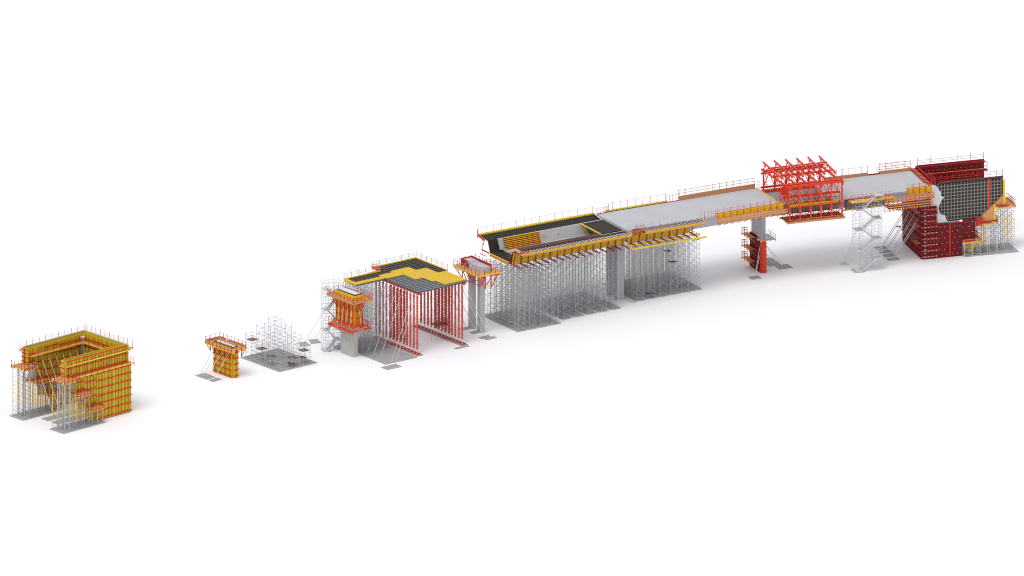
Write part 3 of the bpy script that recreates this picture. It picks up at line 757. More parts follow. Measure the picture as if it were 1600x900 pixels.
# poured concrete trough
T = DT('concrete_trough', 868, 'light grey poured floor and webs lying inside the black trough formwork', 'bridge girder')
b = M(); T.slab(b, -3.9, 3.9, -3.3, -2.95, C0+19, C1+2); T.sweep(b, [(3.95,-2.94),(4.92,-.62),(4.52,-.62),(3.55,-2.94)], C0+14, C1+2); T.sweep(b, [(-3.95,-2.94),(-4.92,-.72),(-4.52,-.72),(-3.55,-2.94)], C0+19, C1+2)
b.build('floor_and_webs', CONC, T.e)
b = M(); T.sweep(b, [(-5.15,-.70),(-3.7,-.62),(-3.7,-.54),(-5.15,-.60)], C0+6, 921); b.build('inner_edge_board', PLYB, T.e)
b = M()
for c in (862, 884): 
    T.bar(b,(c,3.86,-1.9),(c+5,3.86,-1.9),.06,.08); T.bar(b,(c+2.5,3.95,-2.4),(c+2.5,4.15,-1.3),.08,.06)
    T.bar(b,(c+1,4.0,-1.5),(c+4,4.0,-1.5),.05,.06)
b.build('anchor_crosses', YEL, T.e)
# inner web formwork
T = DT('inner_web_formwork', 812, 'yellow slatted inner web shutter with red soldiers at the open end of the trough', 'formwork', y=3.2)
b = M(); T.sweep(b, [(3.38,-2.9),(3.32,-2.9),(4.30,-.45),(4.36,-.45)], C0+21, C0+76); b.build('shutter_board', PLY, T.e)
b = M()
for k in range(7):
    z = -2.75+k*.37; y = 3.30+(z+2.9)*.4
    T.slab(b, y-.22, y-.02, z, z+.15, C0+21, C0+76)
b.build('horizontal_girders', YELB, T.e)
for c in frange(C0+24, C0+73, 8.2):
    b = M(); T.bar(b,(c,2.98,-2.85),(c,3.95,-.5),.15,.14); T.bar(b,(c,2.9,-2.9),(c,2.2,-2.9),.1); T.bar(b,(c,2.2,-2.85),(c,3.3,-1.8),.07); b.build('soldier', REDB, T.e)
# inner top table
T = DT('inner_deck_table', 925, 'black plywood inner table on yellow beams at the closed end of the trough', 'formwork', y=0)
b = M(); T.sweep(b, [(-4.38,-.64),(4.38,-.64),(4.38,-.56),(-4.38,-.56)], 924, C1); b.build('table_plywood', PLY, T.e)
b = M()
for c in frange(927, C1-3, 5): T.slab(b,-4.3,4.3,-.558,-.55,c,c+.3,1)
b.build('sheet_joints', GRID, T.e)
b = M(); T.bar(b,(923,4.4,-.6),(923,-4.4,-.6),.16,.28)
for y in (4.0,3.2,-1.5,-3.9): T.bar(b,(923.5,y,-.7),(923.5,y,-2.9),.12)
T.bar(b,(923.5,3.2,-.8),(926,1.5,-2.9),.09)
b.build('edge_beam_and_legs', YELB, T.e)

# --- deck, left length
dprof = [(-7,0),(7,0),(7,-.3),(4.9,-.66),(3.95,-3.3),(-3.95,-3.3),(-4.9,-.66),(-7,-.3)]
T = DT('bridge_deck', 1080, 'long finished grey concrete deck between the black trough and the red traveller', 'bridge deck', 'concrete deck lengths')
b = M(); T.sweep(b, dprof, 957.3, 1201); b.build('box_girder', DECKM, T.e)
b = M(); T.sweep(b, [(-4.4,-.95),(4.4,-.95),(3.5,-2.95),(-3.5,-2.95)], 956.6, 957.2, 1); b.build('dark_end_sheet', PLY, T.e)  # dark sheet on the solid end stands in for shade inside the box
deck_rail(T, 958, 1008, -6.85, 0, GALV, 12, 1.2, rails=(.6,1.1), thick=.025)
T2 = T
# red start gates on far edge gaps
b = M(); T.slab(b, 7.05,7.2,-.1,.12, 957, 976,1); T.bar(b,(975,7.1,0),(975,7.1,1.9),.09); T.bar(b,(973,7.1,0),(973,7.1,1.6),.07); b.build('red_edge_bar', RED, T.e)
b = M(); T.slab(b, 7.05,7.2,-.1,.12, 1066, 1085,1); b.build('red_edge_bar', RED, T.e)
deck_rail(T, 957, 972, 7.1, 0, RED, 5, 1.5, rails=(1.3,), thick=.02)
deck_rail(T, 1064, 1084, 7.1, 0, RED, 5, 1.7, rails=(1.5,), thick=.02)

# --- stage two forms (near and far flange forms under finished deck)
T = DT('deck_formwork', 1020, 'second trough formwork with yellow webs and red brackets under the finished grey deck', 'formwork', 'timber deck formworks along the bridge')
A0, A1 = 972, 1073
b = M(); T.sweep(b, [(-6.98,-.31),(-8.3,-.27),(-8.3,-.35),(-6.98,-.39)], A0+4, A1); b.build('flange_plywood', PLY, T.e)
b = M(); T.sweep(b, [(7.02,-.31),(8.6,-.27),(8.6,-.35),(7.02,-.39)], A0+4, A1-4); b.build('flange_plywood', PLY, T.e)
flange_girders(T, A0+8, A1, -1); flange_girders(T, A0+4, A1-4, 1, yi=7.2)
b = M(); T.slab(b, -9.0, -8.75, -.62, -.32, A0+6, A1); b.build('edge_beam', YELB, T.e)
b = M(); T.slab(b, 8.85, 9.05, -.5, -.16, A0+4, A1-4); b.build('edge_beam', YELB, T.e)
web_outer(T, A0-10, A1-14, -1, yb=5.0, lean=.7); web_outer(T, A0-10, A1-14, 1)
cross_frames(T, A0-6, A1-6, out=8.0)
b = M()
for y in (-8.3,-5.6,-2,2,5.6): T.slab(b, y-.12, y+.12, -4.25, -3.9, A0-14, A1+ (2 if y > -8 else 4))
b.build('long_beams', YELB, T.e)
deck_rail(T, A0+6, A1, -8.9, -.4, RED, 11.5, 1.4, rails=(1.2,), thick=.02)
deck_rail(T, A0+4, A1-4, 9.0, -.15, RED, 11.5, 1.7, rails=(1.5,), thick=.02)
b = M(); T.slab(b,-8.6,-6.9,.03,.1,A0-9,A0+4,1); b.build('end_step', BRWN, T.e)
deck_rail(T, A0-9, A0+4, -8.7, 0, RED, 2.6, 1.5, toe=.2)
b = M(); T.slab(b,-9.6,-9.06,-.66,-.6,A0+4,A1); b.build('outer_walkway', WOODB, T.e)

# --- cornice forms on the finished deck
T = DT('parapet_formwork', 1120, 'long brown timber parapet shutter with red posts on the far edge of the deck', 'formwork', 'parapet shutters on the deck edge', y=7)
b = M(); T.slab(b, 6.9, 7.1, .02, 1.05, 1084, 1200); T.slab(b,7.12,7.7,-.2,-.12,1084,1200); b.build('shutter_board', WOODB, T.e)
deck_rail(T, 1084, 1200, 7.5, .6, RED, 11, 1.7, rails=(.9,1.6), thick=.05, rm=WOOD)
deck_rail(T, 1200, 1208, 7.2, .1, GALL, 4, 1.6, rails=(.6,1.1,1.5))
def near_cornice(c0, c1, label, wall=YELB, low=True, st=10.6, face=.5):
    T = DT('parapet_formwork', (c0+c1)/2, label, 'formwork', 'parapet shutters on the deck edge', y=-7)
    b = M(); T.slab(b, -7.25, -7.1, -.7, face, c0, c1)
    for c in frange(c0+1, c1-1, 2.2): T.bar(b, (c,-7.33,-.7), (c,-7.33,face-.05), .1, .12)
    b.build('shutter_board', wall, T.e)
    b = M(); T.slab(b, -7.05, -6.9, face-.02, face+.1, c0, c1); b.build('inner_board', WOODB, T.e)
    b = M(); T.slab(b, -9.2, -7.5, -1.25, -1.15, c0-1, c1+1); b.build('walkway', WOOD, T.e)
    for dz in (-.85,-.35): 
        b = M(); T.slab(b, -9.25,-9.17,dz-.13,dz+.13,c0-1,c1+1); b.build('guard_board', WOOD, T.e)
    b = M()
    for c in frange(c0, c1, st):
        T.bar(b,(c,-7.45,-1.5),(c,-7.45,face+1.5),.1,.12); T.bar(b,(c,-7.3,-1.35),(c,-9.3,-1.35),.12,.2); T.bar(b,(c,-9.12,-1.4),(c,-9.12,.15),.09); T.bar(b,(c,-7.4,-2.3),(c,-9.0,-1.4),.1)
    b.build('soldiers', REDB, T.e)
    b = M()
    for z in (.5,.95): T.slab(b,-7.5,-7.46,face+z,face+z+.05,c0,c1)
    b.build('top_rails', RED, T.e)
    return T
near_cornice(1097, 1203, 'long yellow parapet shutter with orange walkway on the near deck edge left of the traveller')
T = DT('guard_rail', 1084, 'thin guard rail on the near edge of the grey deck before the orange walkway', 'railing', y=-6.9)
deck_rail(T, 1073, 1096, -6.9, 0, RED, 6, 1.4, rm=YELB)

# --- traveller zone: girder without its top slab
T = DT('concrete_trough', 1246, 'grey box girder length still open on top beneath the red traveller', 'bridge girder')
b = M(); T.slab(b, -3.95, 3.95, -3.3, -2.95, 1201.3, 1284); T.sweep(b, [(3.95,-2.94),(4.9,-.66),(4.4,-.66),(3.45,-2.94)], 1201.3, 1284); T.sweep(b, [(-3.95,-2.94),(-4.9,-.66),(-4.4,-.66),(-3.45,-2.94)], 1201.3, 1284)
b.build('floor_and_webs', CONC, T.e)
T = DT('bridge_deck', 1365, 'shorter finished grey concrete deck from the red traveller to the red abutment', 'bridge deck', 'concrete deck lengths')
b = M(); T.sweep(b, dprof, 1284.3, 1440); b.build('box_girder', DECKM, T.e)

# --- red traveller
TC0, TC1 = 1211, 1296
T = DT('form_traveller', 1253, 'bright red steel form traveller of six truss frames straddling the open girder', 'form traveller')
fc = frange(TC0, TC1, (TC1-TC0)/5)
for c in fc:
    b = M()
    T.bar(b,(c,-8,-3.9),(c,-8,4.4),.42,.4); T.bar(b,(c,6.3,-.4),(c,6.3,4.6),.36)
    b.build('leg', REDB, T.e)
    b = M()
    T.bar(b,(c,-8.6,4.1),(c,7.4,4.1),.28,.42)
    T.bar(b,(c,-4.0,5.2),(c,6.6,6.0),.26,.38)
    T.bar(b,(c,-8.4,1.3),(c,-5.6,1.3),.2)
    b.build('main_beam', REDB, T.e)
    b = M()
    for y0,y1 in ((6.3,4.6),(4.6,2.6),(2.6,.6),(.6,-1.6),(-1.6,-3.8)):
        zt = lambda y: 5.2+(y+4)/10.6*.8
        T.bar(b,(c,y0,4.2),(c,(y0+y1)/2,zt((y0+y1)/2)),.12); T.bar(b,(c,(y0+y1)/2,zt((y0+y1)/2)),(c,y1,4.2),.12)
    for y in (5.2,-5.6):
        T.bar(b,(c,y,4.0),(c,y-1.1,-.6),.1); T.bar(b,(c,y,4.0),(c,y+.9,-.6),.1); T.bar(b,(c,y-1.1,1.2),(c,y+.9,1.2),.08)
    b.build('lattice', REDB, T.e)
    b = M()
    T.bar(b,(c,6.2,6.0),(c-1.6,5.0,4.2),.05); T.bar(b,(c,6.2,6.0),(c+2.4,5.0,4.2),.05)
    T.bar(b,(c+1,-7.5,4.3),(c-1,-8.1,7.0-.9),.05); T.bar(b,(c-1,-8.1,6.1),(c-3.2,-7.6,4.3),.05)
    b.build('tie_rods', RED, T.e)
b = M()
for y, z, w in ((-7.9,4.35,.34),(-7.2,4.5,.26),(-5.4,3.9,.34),(-5.4,1.2,.34),(0,4.5,.24),(4.8,4.5,.26),(6.3,3.5,.28),(6.3,.2,.32),(-8,-.5,.1),(4.6,-.2,.36),(2.6,5.75,.16)):
    c0_, c1_ = TC0-4, TC1+3
    T.slab(b, y-w/2, y+w/2, z-w/2-.05, z+w/2+.05, c0_, c1_)
b.build('long_beams', REDB, T.e)
for grp in (((6.3,.2,3.5),), ((-5.4,1.2,3.9),(-5.4,-.5,1.2)), None):
    b = M()
    for i in range(5):
        a, e = fc[i], fc[i+1]; mcc = (a+e)/2
        for y, zl, zh in (grp or ()):
            T.bar(b,(a,y,zl),(mcc,y,zh),.15); T.bar(b,(mcc,y,zh),(e,y,zl),.15)
        if grp is None:
            T.bar(b,(a,-7.8,-3.6),(e,-7.8,-1.9),.12); T.bar(b,(e,-7.8,-3.6),(a,-7.8,-1.9),.12)
    b.build('truss_diagonals', REDB, T.e)
b = M()
for y in (-8.4,-7.3,-4.3,-1.4,1.4,4.3): T.slab(b,y-.15,y+.15,-4.15,-3.85,TC0-5,TC1+3)
b.build('lower_beams', YEL, T.e)
b = M(); T.slab(b,-8.9,-4.2,-3.8,-3.7,TC0-5,TC1+3); b.build('lower_platform', WOOD, T.e)
b = M(); T.slab(b,-9.0,-8.91,-3.95,-3.6,TC0-5,TC1+3)
for dz in (-3.2,): T.slab(b,-8.96,-8.92,dz,dz+.08,TC0-5,TC1+3)
b.build('lower_guard_boards', WOODB, T.e)
b = M(); T.slab(b,-8.2,-5.0,-.95,-.85,TC0-2,TC1); T.slab(b,5.2,8.0,-.95,-.85,TC0-2,TC1); b.build('wing_platform', BRWN, T.e)
b = M(); T.slab(b,-7.3,-7.0,-.6,-.2,TC0+2,TC1-4); T.slab(b,-5.35,-5.15,-.9,-.3,TC0+2,TC1-4); b.build('wing_beams', YELB, T.e)
for c in frange(TC0-6, TC1, 4.1):
    b = M(); T.bar(b,(c,-6.3,-3.6),(c,-5.6,-1.3),.12); T.bar(b,(c,-8.85,-3.7),(c,-8.85,-2.9),.07); T.bar(b,(c,-6.3,-3.4),(c,-8.85,-3.4),.1); b.build('web_bracket', RED, T.e)
b = M(); T.slab(b,-5.35,-5.25,-2.6,-.95,TC0+14,TC1); b.build('web_shutter', CONC, T.e)
for c in fc:
    b = M()
    for dz in (-3.2,-1.6,0,1.6,3.2): T.bar(b,(c,-8.36,dz),(c,-8.2,dz),.14)
    b.build('leg_pins', GALL, T.e)
deck_rail(T, TC0, TC1, -6.6, -.6, RED, 7, 1.3)
# hydraulic cab / tie clutter at left entrance
b = M(); 
for c in (TC0-3, TC0+3, TC0+8):
    T.bar(b,(c,-4.2,-.2),(c,-4.2,3.6),.16); T.bar(b,(c,-4.2,1.8),(c,-7.8,1.8),.12); T.bar(b,(c,-1,3.6),(c,-4.2,.2),.1)
T.slab(b,-4.4,-4.2,1.5,3.3,TC0-3,TC0+8); b.build('access_cage', REDB, T.e)
b = M(); T.bar(b,(TC0-9,6.9,0),(TC0-9,-7.1,0),.2,.3); b.build('end_strip', YELB, T.e)

# --- deck furniture of the right length
T = DT('parapet_formwork', 1310, 'brown timber parapet shutter on the far deck edge just right of the red traveller', 'formwork', 'parapet shutters on the deck edge', y=7)
b = M(); T.slab(b,6.9,7.1,.02,.7,1305,1372); b.build('shutter_board', WOODB, T.e)
deck_rail(T, 1305, 1372, 7.3, .3, RED, 10, 1.9, rails=(1.7,), thick=.02)
T = DT('parapet_formwork', 1415, 'brown timber parapet shutter with triple orange rails beside the red abutment', 'formwork', 'parapet shutters on the deck edge', y=7)
b = M(); T.slab(b,6.9,7.1,.02,.7,1390,1440); b.build('shutter_board', WOODB, T.e)
deck_rail(T, 1390, 1438, 7.3, .4, RED, 9, 2.0, rails=(.6,1.15,1.8), thick=.07, rm=WOOD)
T = DT('edge_gate', 1381, 'short dark red edge beam with light grey frame in the far railing gap', 'barrier', y=7)
b = M(); T.slab(b,6.95,7.2,.02,.25,1372,1390); b.build('edge_beam', DRED, T.e)
b = M(); 
for c in (1386,1388.5): T.bar(b,(c,7.1,0),(c,7.1,1.9),.07); T.bar(b,(c-2,7.1,.2),(c,7.1,1.9),.05)
b.build('frame', GALL, T.e)
T = near_cornice(1401, 1440, 'short yellow parapet shutter with orange walkway on the near deck edge beside the abutment', face=.6)
T = DT('working_platform', 1412, 'orange railed working platform hung below the near deck edge beside the red abutment', 'platform', y=-9)
b = M(); T.slab(b,-10.7,-7.6,-2.5,-2.4,1364,1434); b.build('platform_deck', BRWN, T.e)
b = M()
for k in range(16): T.bar(b,(1366+k*4.4,-7.6,-2.65),(1366+k*4.4,-10.9,-2.65),.14,.25)
b.build('joists', YELB, T.e)
for z in (-2.1,-1.55,-1.0,-.45):
    b = M(); T.slab(b,-10.8,-10.7,z-.1,z+.1,1364,1434); T.bar(b,(1364,-10.7,z),(1364,-7.6,z),.09,.2); b.build('guard_board', WOOD, T.e)
for c in frange(1364,1434,7):
    b = M(); T.bar(b,(c,-10.85,-2.7),(c,-10.85,.1),.1); T.bar(b,(c,-8.1,-4),(c,-8.1,-1.3),.12); T.bar(b,(c,-8.1,-4),(c,-10.4,-2.7),.09); b.build('guard_post', REDB, T.e)
T = DT('working_platform', 1345, 'yellow beam walkway with red posts on the near deck edge at the large stair tower', 'platform', y=-7)
b = M(); T.slab(b,-8.6,-7.1,-.6,-.52,1308,1378); b.build('walkway', WOOD, T.e)
b = M(); T.slab(b,-8.8,-8.62,-.75,-.35,1308,1378); T.slab(b,-7.4,-7.25,-1.0,-.62,1308,1378); T.slab(b,-4.6,-4.4,-3.75,-3.45,1305,1376); b.build('long_beams', YELB, T.e)
b = M(); T.slab(b,-5.2,-5.05,-3.2,-.9,1308,1370); b.build('web_shutter', STEEL, T.e)
for c in frange(1309,1376,9):
    b = M(); T.bar(b,(c,-4.2,-3.6),(c,-8.5,-.8),.12); T.bar(b,(c,-5.2,-3.3),(c,-5.4,-.9),.13); T.bar(b,(c,-5.3,-.95),(c,-8.7,-.7),.1); b.build('bracket', RED, T.e)
deck_rail(T, 1309, 1376, -8.7, -.5, REDB, 6, 1.7, rails=(.7,1.5), thick=.03)

# ================================================================ shoring fields under the troughs
F3 = Frame(808, 519.5, 33.5)
PT_ = 2.45
def strip_field(fr, spec, words, lx, group, tops, slab_h=.14, nrow=6):
    for i, (x0, y0, n, nm) in enumerate(spec):
        ln = n*PT_+.3
        pad(fr, x0+.14, x0+lx-.14, y0, y0+ln, f'grey strip slab, {ORD[i]} from the left under the {words}', f'strip slabs under the {words}', h=slab_h)
        for j in range(n):
            h = tops(x0, y0+j*PT_)
            tower(fr, x0+lx/2, y0+1.25+j*PT_, h, f'shoring tower on the {ORD[i]} strip slab under the {words}, {ORD[j]} from front', group,
                  z=slab_h, w=1.75, d=1.5, lev=1.15, t=.045, tl=.05, diag='two')
spec = [(0+i*3.0, 0, 6, '') for i in range(4)] + [(13.55+i*3.24, 2.1, 6, '') for i in range(5)]
strip_field(F3, spec, 'open trough', 2.95, 'shoring towers under the open trough', lambda x,y: 13.0)
e = F3.thing('tower_ties', 'long thin grey tubes tying the shoring towers together under the open trough', 'tubes')
b = M()
for j in range(6):
    y = 1.25+j*PT_
    for z in (2.5,5,7.5,10,12.5):
        b.bar((.3,y+.7,z),(11.8,y+.7,z),.04)
        if y+2.1 < 16: b.bar((13.8,y+2.8,z+.2),(29.5,y+2.8,z+.2),.04)
for x in [1.5+3*i for i in range(4)]:
    for z in (2.5,5,7.5,10,12.5): b.bar((x+.9,.3,z+.1),(x+.9,14.5,z+.1),.04)
b.build('tubes', GALV, e)
# pier 3 twin columns
F3P = Frame(970, 467.5, 31)
column(F3P, -.2, .4, 1.9, 1.3, 14.2, 'light grey column between the two shoring fields, nearer of the pair', 'twin columns between the shoring fields')
column(F3P, -.2, 4.0, 1.9, 1.3, 14.2, 'light grey column between the two shoring fields, farther of the pair', 'twin columns between the shoring fields')
F4 = Frame(993, 471.5, 29)
spec = [(0+i*2.95, 0+.15*i, 6, '') for i in range(6)]
strip_field(F4, spec, 'finished deck', 2.9, 'shoring towers under the finished deck', lambda x,y: 12.7)
for (x, y, z, w) in ((4.4, 1.25, .9, 'low'),(10.4, 1.7, 7.3, 'middle'),(10.4, 3.9, 9.2, 'upper'),(16.2, 1.9, 11.6, 'high right')):
    e = F4.thing('work_board', f'small brown work board lying in the shoring towers under the finished deck, {w} one', 'board', 'brown work boards', x, y)
    b = M(); b.box(-.8,.8,-.55,.55,z,z+.07); b.box(-.8,-.7,-.55,.55,z+.071,z+.3); b.build('board', BRWN, e)
for (px, py, w) in ((990, 474, 'left'),):
    pass
tag(pad(F4, -1.1, -.15, -.8, 4.5, 'light grey ground plate left of the second shoring field', h=.1, m=CONL, name='ground_plate', cat='slab'), None)

# ================================================================ pier 4 with red climbing form
F5 = Frame(1194, 426.5, 24)
t = F5.thing('bridge_pier', 'grey concrete wall pier with the dark red shutters around its foot', 'pier')
def stadium(w, l, n=8):
    r_ = w/2; pts = []
    for i in range(n+1): a = math.pi + math.pi*i/n; pts.append((r_*math.cos(a), r_ + r_*math.sin(a)))
    for i in range(n+1): a = math.pi*i/n; pts.append((r_*math.cos(a), l-r_ + r_*math.sin(a)))
    return pts
b = M(); b.prism(stadium(1.1, 6.2), 0, 13.7); b.build('shaft', CONC, t)
t = F5.thing('pier_formwork', 'dark red pier shutters with bright red rounded end and three side platforms', 'formwork')
ZH = 8.1
b = M(); 
pts = [(x*1.3, (y-.55)*1.3+.55-.02) for (x,y) in stadium(1.1,6.2)[:9]]
b.loft([[(x,y,.05) for x,y in pts],[(x,y,ZH) for x,y in pts]], closed=False); 
pts2 = [(x*1.48, (y-.55)*1.48+.55-.02) for (x,y) in stadium(1.1,6.2)[:9]]
for k in range(9):
    z = .3+k*.93
    b.loft([[(x,y,z) for x,y in pts2],[(x,y,z+.16) for x,y in pts2]], closed=False)
    b.loft([[(x,y,z) for x,y in pts],[(x,y,z) for x,y in pts2]], closed=False); b.loft([[(x,y,z+.16) for x,y in pts2],[(x,y,z+.16) for x,y in pts]], closed=False)
b.build('round_end_shutter', REDB, t)
def red_panels(t, axis, a0, a1, q, side, z0, z1, pw, ph, st=GALL, fm=PLYB, wm=DRED, rib=.34, dots=True, fr_=.12):
    """framed steel shutters: dark film face in a dark red frame with ribs, light fittings"""
    def bx(b, p0, p1, d0, d1, zz0, zz1):
        u, v = sorted((q+side*d0, q+side*d1))
        if axis == 'x': b.box(p0, p1, u, v, zz0, zz1)
        else: b.box(u, v, p0, p1, zz0, zz1)
    n = max(1, round((a1-a0)/pw)); w = (a1-a0)/n; m_ = max(1, round((z1-z0)/ph)); h = (z1-z0)/m_
    for i in range(n):
        for k in range(m_):
            p0, p1 = a0+i*w, a0+(i+1)*w; y0, y1 = z0+k*h, z0+(k+1)*h
            b = M()
            bx(b, p0+.02, p0+.02+fr_, 0, .16, y0+.02, y1-.02); bx(b, p1-.02-fr_, p1-.02, 0, .16, y0+.02, y1-.02)
            bx(b, p0+.14, p1-.14, 0, .155, y0+.02, y0+.14); bx(b, p0+.14, p1-.14, 0, .155, y1-.14, y1-.02)
            nr = max(1, int(h/.75))
            for r_ in range(1, nr): zz = y0+h*r_/nr; bx(b, p0+.14, p1-.14, .02, .13, zz-.05, zz+.05)
            bx(b, (p0+p1)/2-.05, (p0+p1)/2+.05, .02, .135, y0+.14, y1-.14)
            o = b.build('shutter_frame', wm, t)
            b = M(); bx(b, p0+.03, p1-.03, -.03, .02, y0+.03, y1-.03); b.build('shutter_face', fm, o)
            if dots:
                b = M()
                for (fp, fz) in ((0,.25),(.5,.72)):
                    pp = p0+fp*w; zz = y0+fz*h; bx(b, pp-.08, pp+.08, .165, .24, zz-.06, zz+.06)
                b.build('clamps', st, o)
red_panels(t, 'y', .6, 6.2, -.6, -1, .05, ZH, 1.15, 2.7)
red_panels(t, 'y', .6, 6.2, .6, 1, .05, ZH, 1.15, 2.7)
for z in (2.0, 4.8, 7.6):
    b = M(); b.box(-2.2,-.85,3.0,7.2,z-.06,z); b.build('side_platform', WOOD, t)
    b = M()
    for y in (3.2,5.2,7.0): b.bar((-.8,y,z-.1),(-2.2,y,z-.1),.08); b.bar((-.8,y,z-1.1),(-2.1,y,z-.12),.07)
    b.box(-2.3,-2.22,3.0,7.2,z-.1,z+.12); b.build('platform_brackets', YEL, t)
    rail(t, [(-2.2,7.2,z),(-2.2,3.0,z)], REDB, 1.4, h=1.35, thick=.04); rail(t, [(-.9,7.3,z),(-2.2,7.3,z)], REDB, .6, h=1.35, thick=.07)
b = M(); b.box(-1.5,2.0,-1.7,-.1,ZH+.02,ZH+.14); b.box(.9,2.0,-.09,2.4,ZH+.02,ZH+.14); b.build('top_platform', GALL, t)
b = M(); b.box(-1.6,2.1,-1.8,-1.72,ZH-.05,ZH+.2); b.build('edge_board', WOOD, t)
rail(t, [(-1.5,0,ZH+.1),(-1.5,-1.7,ZH+.1),(2.0,-1.7,ZH+.1),(2.0,2.4,ZH+.1)], GALL, 1.2, h=1.2, thick=.04)
prop(F5, (-.9,.2,6.6), (-3.4,-2.6,.15), 'white prop on the near left of the red pier shutters', 'props at the red pier shutters', .13)
prop(F5, (-.9,.2,4.4), (-3.3,-2.4,.15), 'shorter white prop on the near left of the red pier shutters', 'props at the red pier shutters', .1)
prop(F5, (.9,1.6,6.0), (5.4,2.2,.15), 'light prop on the right of the red pier shutters, nearer', 'props at the red pier shutters', .12)
prop(F5, (.9,4.6,6.0), (4.3,5.6,.15), 'light prop on the right of the red pier shutters, farther', 'props at the red pier shutters', .12)
prop(F5, (.9,3.6,6.6), (6.4,3.4,.15), 'light prop on the right of the red pier shutters, middle', 'props at the red pier shutters', .1)
pad(F5, -4.6,-2.1,-3.6,-1.5, 'grey foot slab in front of the red pier shutters', 'foot slabs at the red pier shutters')
pad(F5, 4.2,7.4,.9,3.6, 'grey foot slab right of the red pier shutters, nearer', 'foot slabs at the red pier shutters')
pad(F5, 3.0,6.0,4.2,9.5, 'longer grey foot slab right of the red pier shutters, farther', 'foot slabs at the red pier shutters')

# ================================================================ right abutment
FR = Frame(1441, 405.5, 18)
ZR = 17.0
t = FR.thing('concrete_abutment', 'light grey concrete wing wall with a wavy torn edge beside the black grid shutter', 'abutment')
wav = [(6.1,8.1),(5.8,8.6),(5.6,9.2),(5.45,9.75),(4.75,9.8),(4.2,10.4),(3.95,11.2),(4.0,12.0),(4.3,12.7),(4.55,12.8),(4.5,13.3),(5.25,13.95),(4.75,14.1),(4.45,14.7),(4.5,15.3),(4.05,15.6),(3.9,16.2),(3.2,16.9)]
poly = [(2.2,12.2),(3.5,12.2),(3.5,8.1)]+wav+[(2.2,ZR)]
b = M(); b.loft([[(x,.25,z) for x,z in poly],[(x,.8,z) for x,z in poly]]); b.build('wing_wall', CONL, t)
b = M(); b.box(.6,2.0,1.3,13,.05,12.0); b.build('front_wall', CONC, t)
b = M(); b.box(2.2,9.0,.6,1.6,.05,8.0); b.build('wing_foot', CONC, t)
t = FR.thing('front_wall_formwork', 'dark red shutter wall facing the bridge under the deck end of the right abutment', 'formwork', 'dark red shutters of the right abutment')
red_panels(t, 'y', .1, 13.9, 0, -1, .05, 12.3, 2.3, 4.1, fr_=.09, dots=False)
for z in (1.4,2.8,4.9,6.3,8.9,10.3): M().box(-.36,-.17,.0,14,z-.07,z+.07).build('waler', DRED, t)
for z in (3.7, 7.7, 11.0):
    b = M(); b.box(-1.3,-.3,.3,3.2,z-.06,z+.0); b.build('side_platform', WOODB, t)
    b = M(); 
    for y in frange(.5,3.1,1.3): b.bar((-.38,y,z-.1),(-1.3,y,z-.1),.09); b.bar((-.38,y,z-1.0),(-1.25,y,z-.1),.07)
    b.bar((-.9,3.2,z),(-.9,14.3,z),.07)
    b.build('platform_brackets', DRED, t)
    rail(t, [(-1.3,3.2,z),(-1.3,.3,z)], RED, 1.4, thick=.04)
    b = M(); b.box(-1.6,-.4,13.7,14.6,z-.15,z-.05); b.build('end_platform', WOODB, t)
t = FR.thing('wing_shutter', 'dark red shutter block with white clamps at the near corner of the right abutment', 'formwork', 'dark red shutters of the right abutment')
red_panels(t, 'x', .05, 3.35, 0, -1, .05, 12.2, 1.65, 2.76, dots=False)
b = M()
for k in range(9):
    z = .6+k*1.38
    b.box(-.3,3.55,-.36,-.2,z-.12,z+.12)
b.build('tie_walers', mat('salmon_red_waler', (0.62,0.075,0.075), .5), t)
b = M()
for k in range(14): b.box(.42,.62,-.5,-.37,.5+k*.86,.8+k*.86)
for k in range(9):
    z = .6+k*1.38
    for x in (1.3,2.2,3.2): b.box(x-.09,x+.09,-.46,-.37,z-.07,z+.1)
b.build('tie_nuts', GALL, t)
for z in (4.3,7.9,11.1): rail(t, [(.2,-.7,z),(3.3,-.7,z)], RED, .8, rails=(.4,.8), h=1.0, thick=.05)
t = FR.thing('wing_shutter', 'lower dark red shutter wall along the near side of the right abutment', 'formwork', 'dark red shutters of the right abutment')
red_panels(t, 'x', 3.4, 9.4, 0.02, -1, .05, 8.0, 1.2, 2.65)
b = M()
for x in (6.4,): b.box(x-.2,x+.2,-.26,-.17,.1,8)
b.build('waler_strip', RED, t)
red_panels(t, 'x', 9.5, 12.6, 0.3, -1, 3.7, 8.4, 1.5, 2.4)
b = M(); b.box(12.7,14.2,-.1,.4,6.6,8.5); b.build('corner_shutter', RED, t)
# black grid shutter
t = FR.thing('wing_shutter', 'large black grid faced shutter with sloping lower edge on the right abutment', 'formwork')
gp = [(3.6,8.1),(13.4,8.1),(19.2,13.2),(19.2,ZR),(3.6,ZR-.1)]
b = M(); b.loft([[(x,.95,z) for x,z in gp],[(x,1.1,z) for x,z in gp]]); b.build('plywood_face', PLY, t)
b = M(); st = .78
x = 3.97
while x < 19.1:
    zl = 8.12 if x < 13.4 else 8.12+(x-13.4)*5.1/5.8
    b.box(x-.10,x+.10,.925,.949,zl+.05,ZR-.12); x += st
z = 8.5
while z < ZR-.1:
    xr = 19.15 if z > 13.2 else 13.4+(z-8.1)*5.8/5.1
    b.box(3.65, xr-.05, .90, .924, z-.10, z+.10); z += st
b.build('panel_joints', GRID, t)
b = M(); b.box(15.7,16.1,.87,.899,10.3,ZR); b.build('red_infill', REDB, t)
b = M(); b.box(4.2,19.3,.8,1.5,ZR+.02,ZR+.3); b.build('top_beam', PLYB, t)
b = M(); b.box(19.25,19.7,.7,1.6,11.4,16.4); b.build('stop_end', YELB, t)
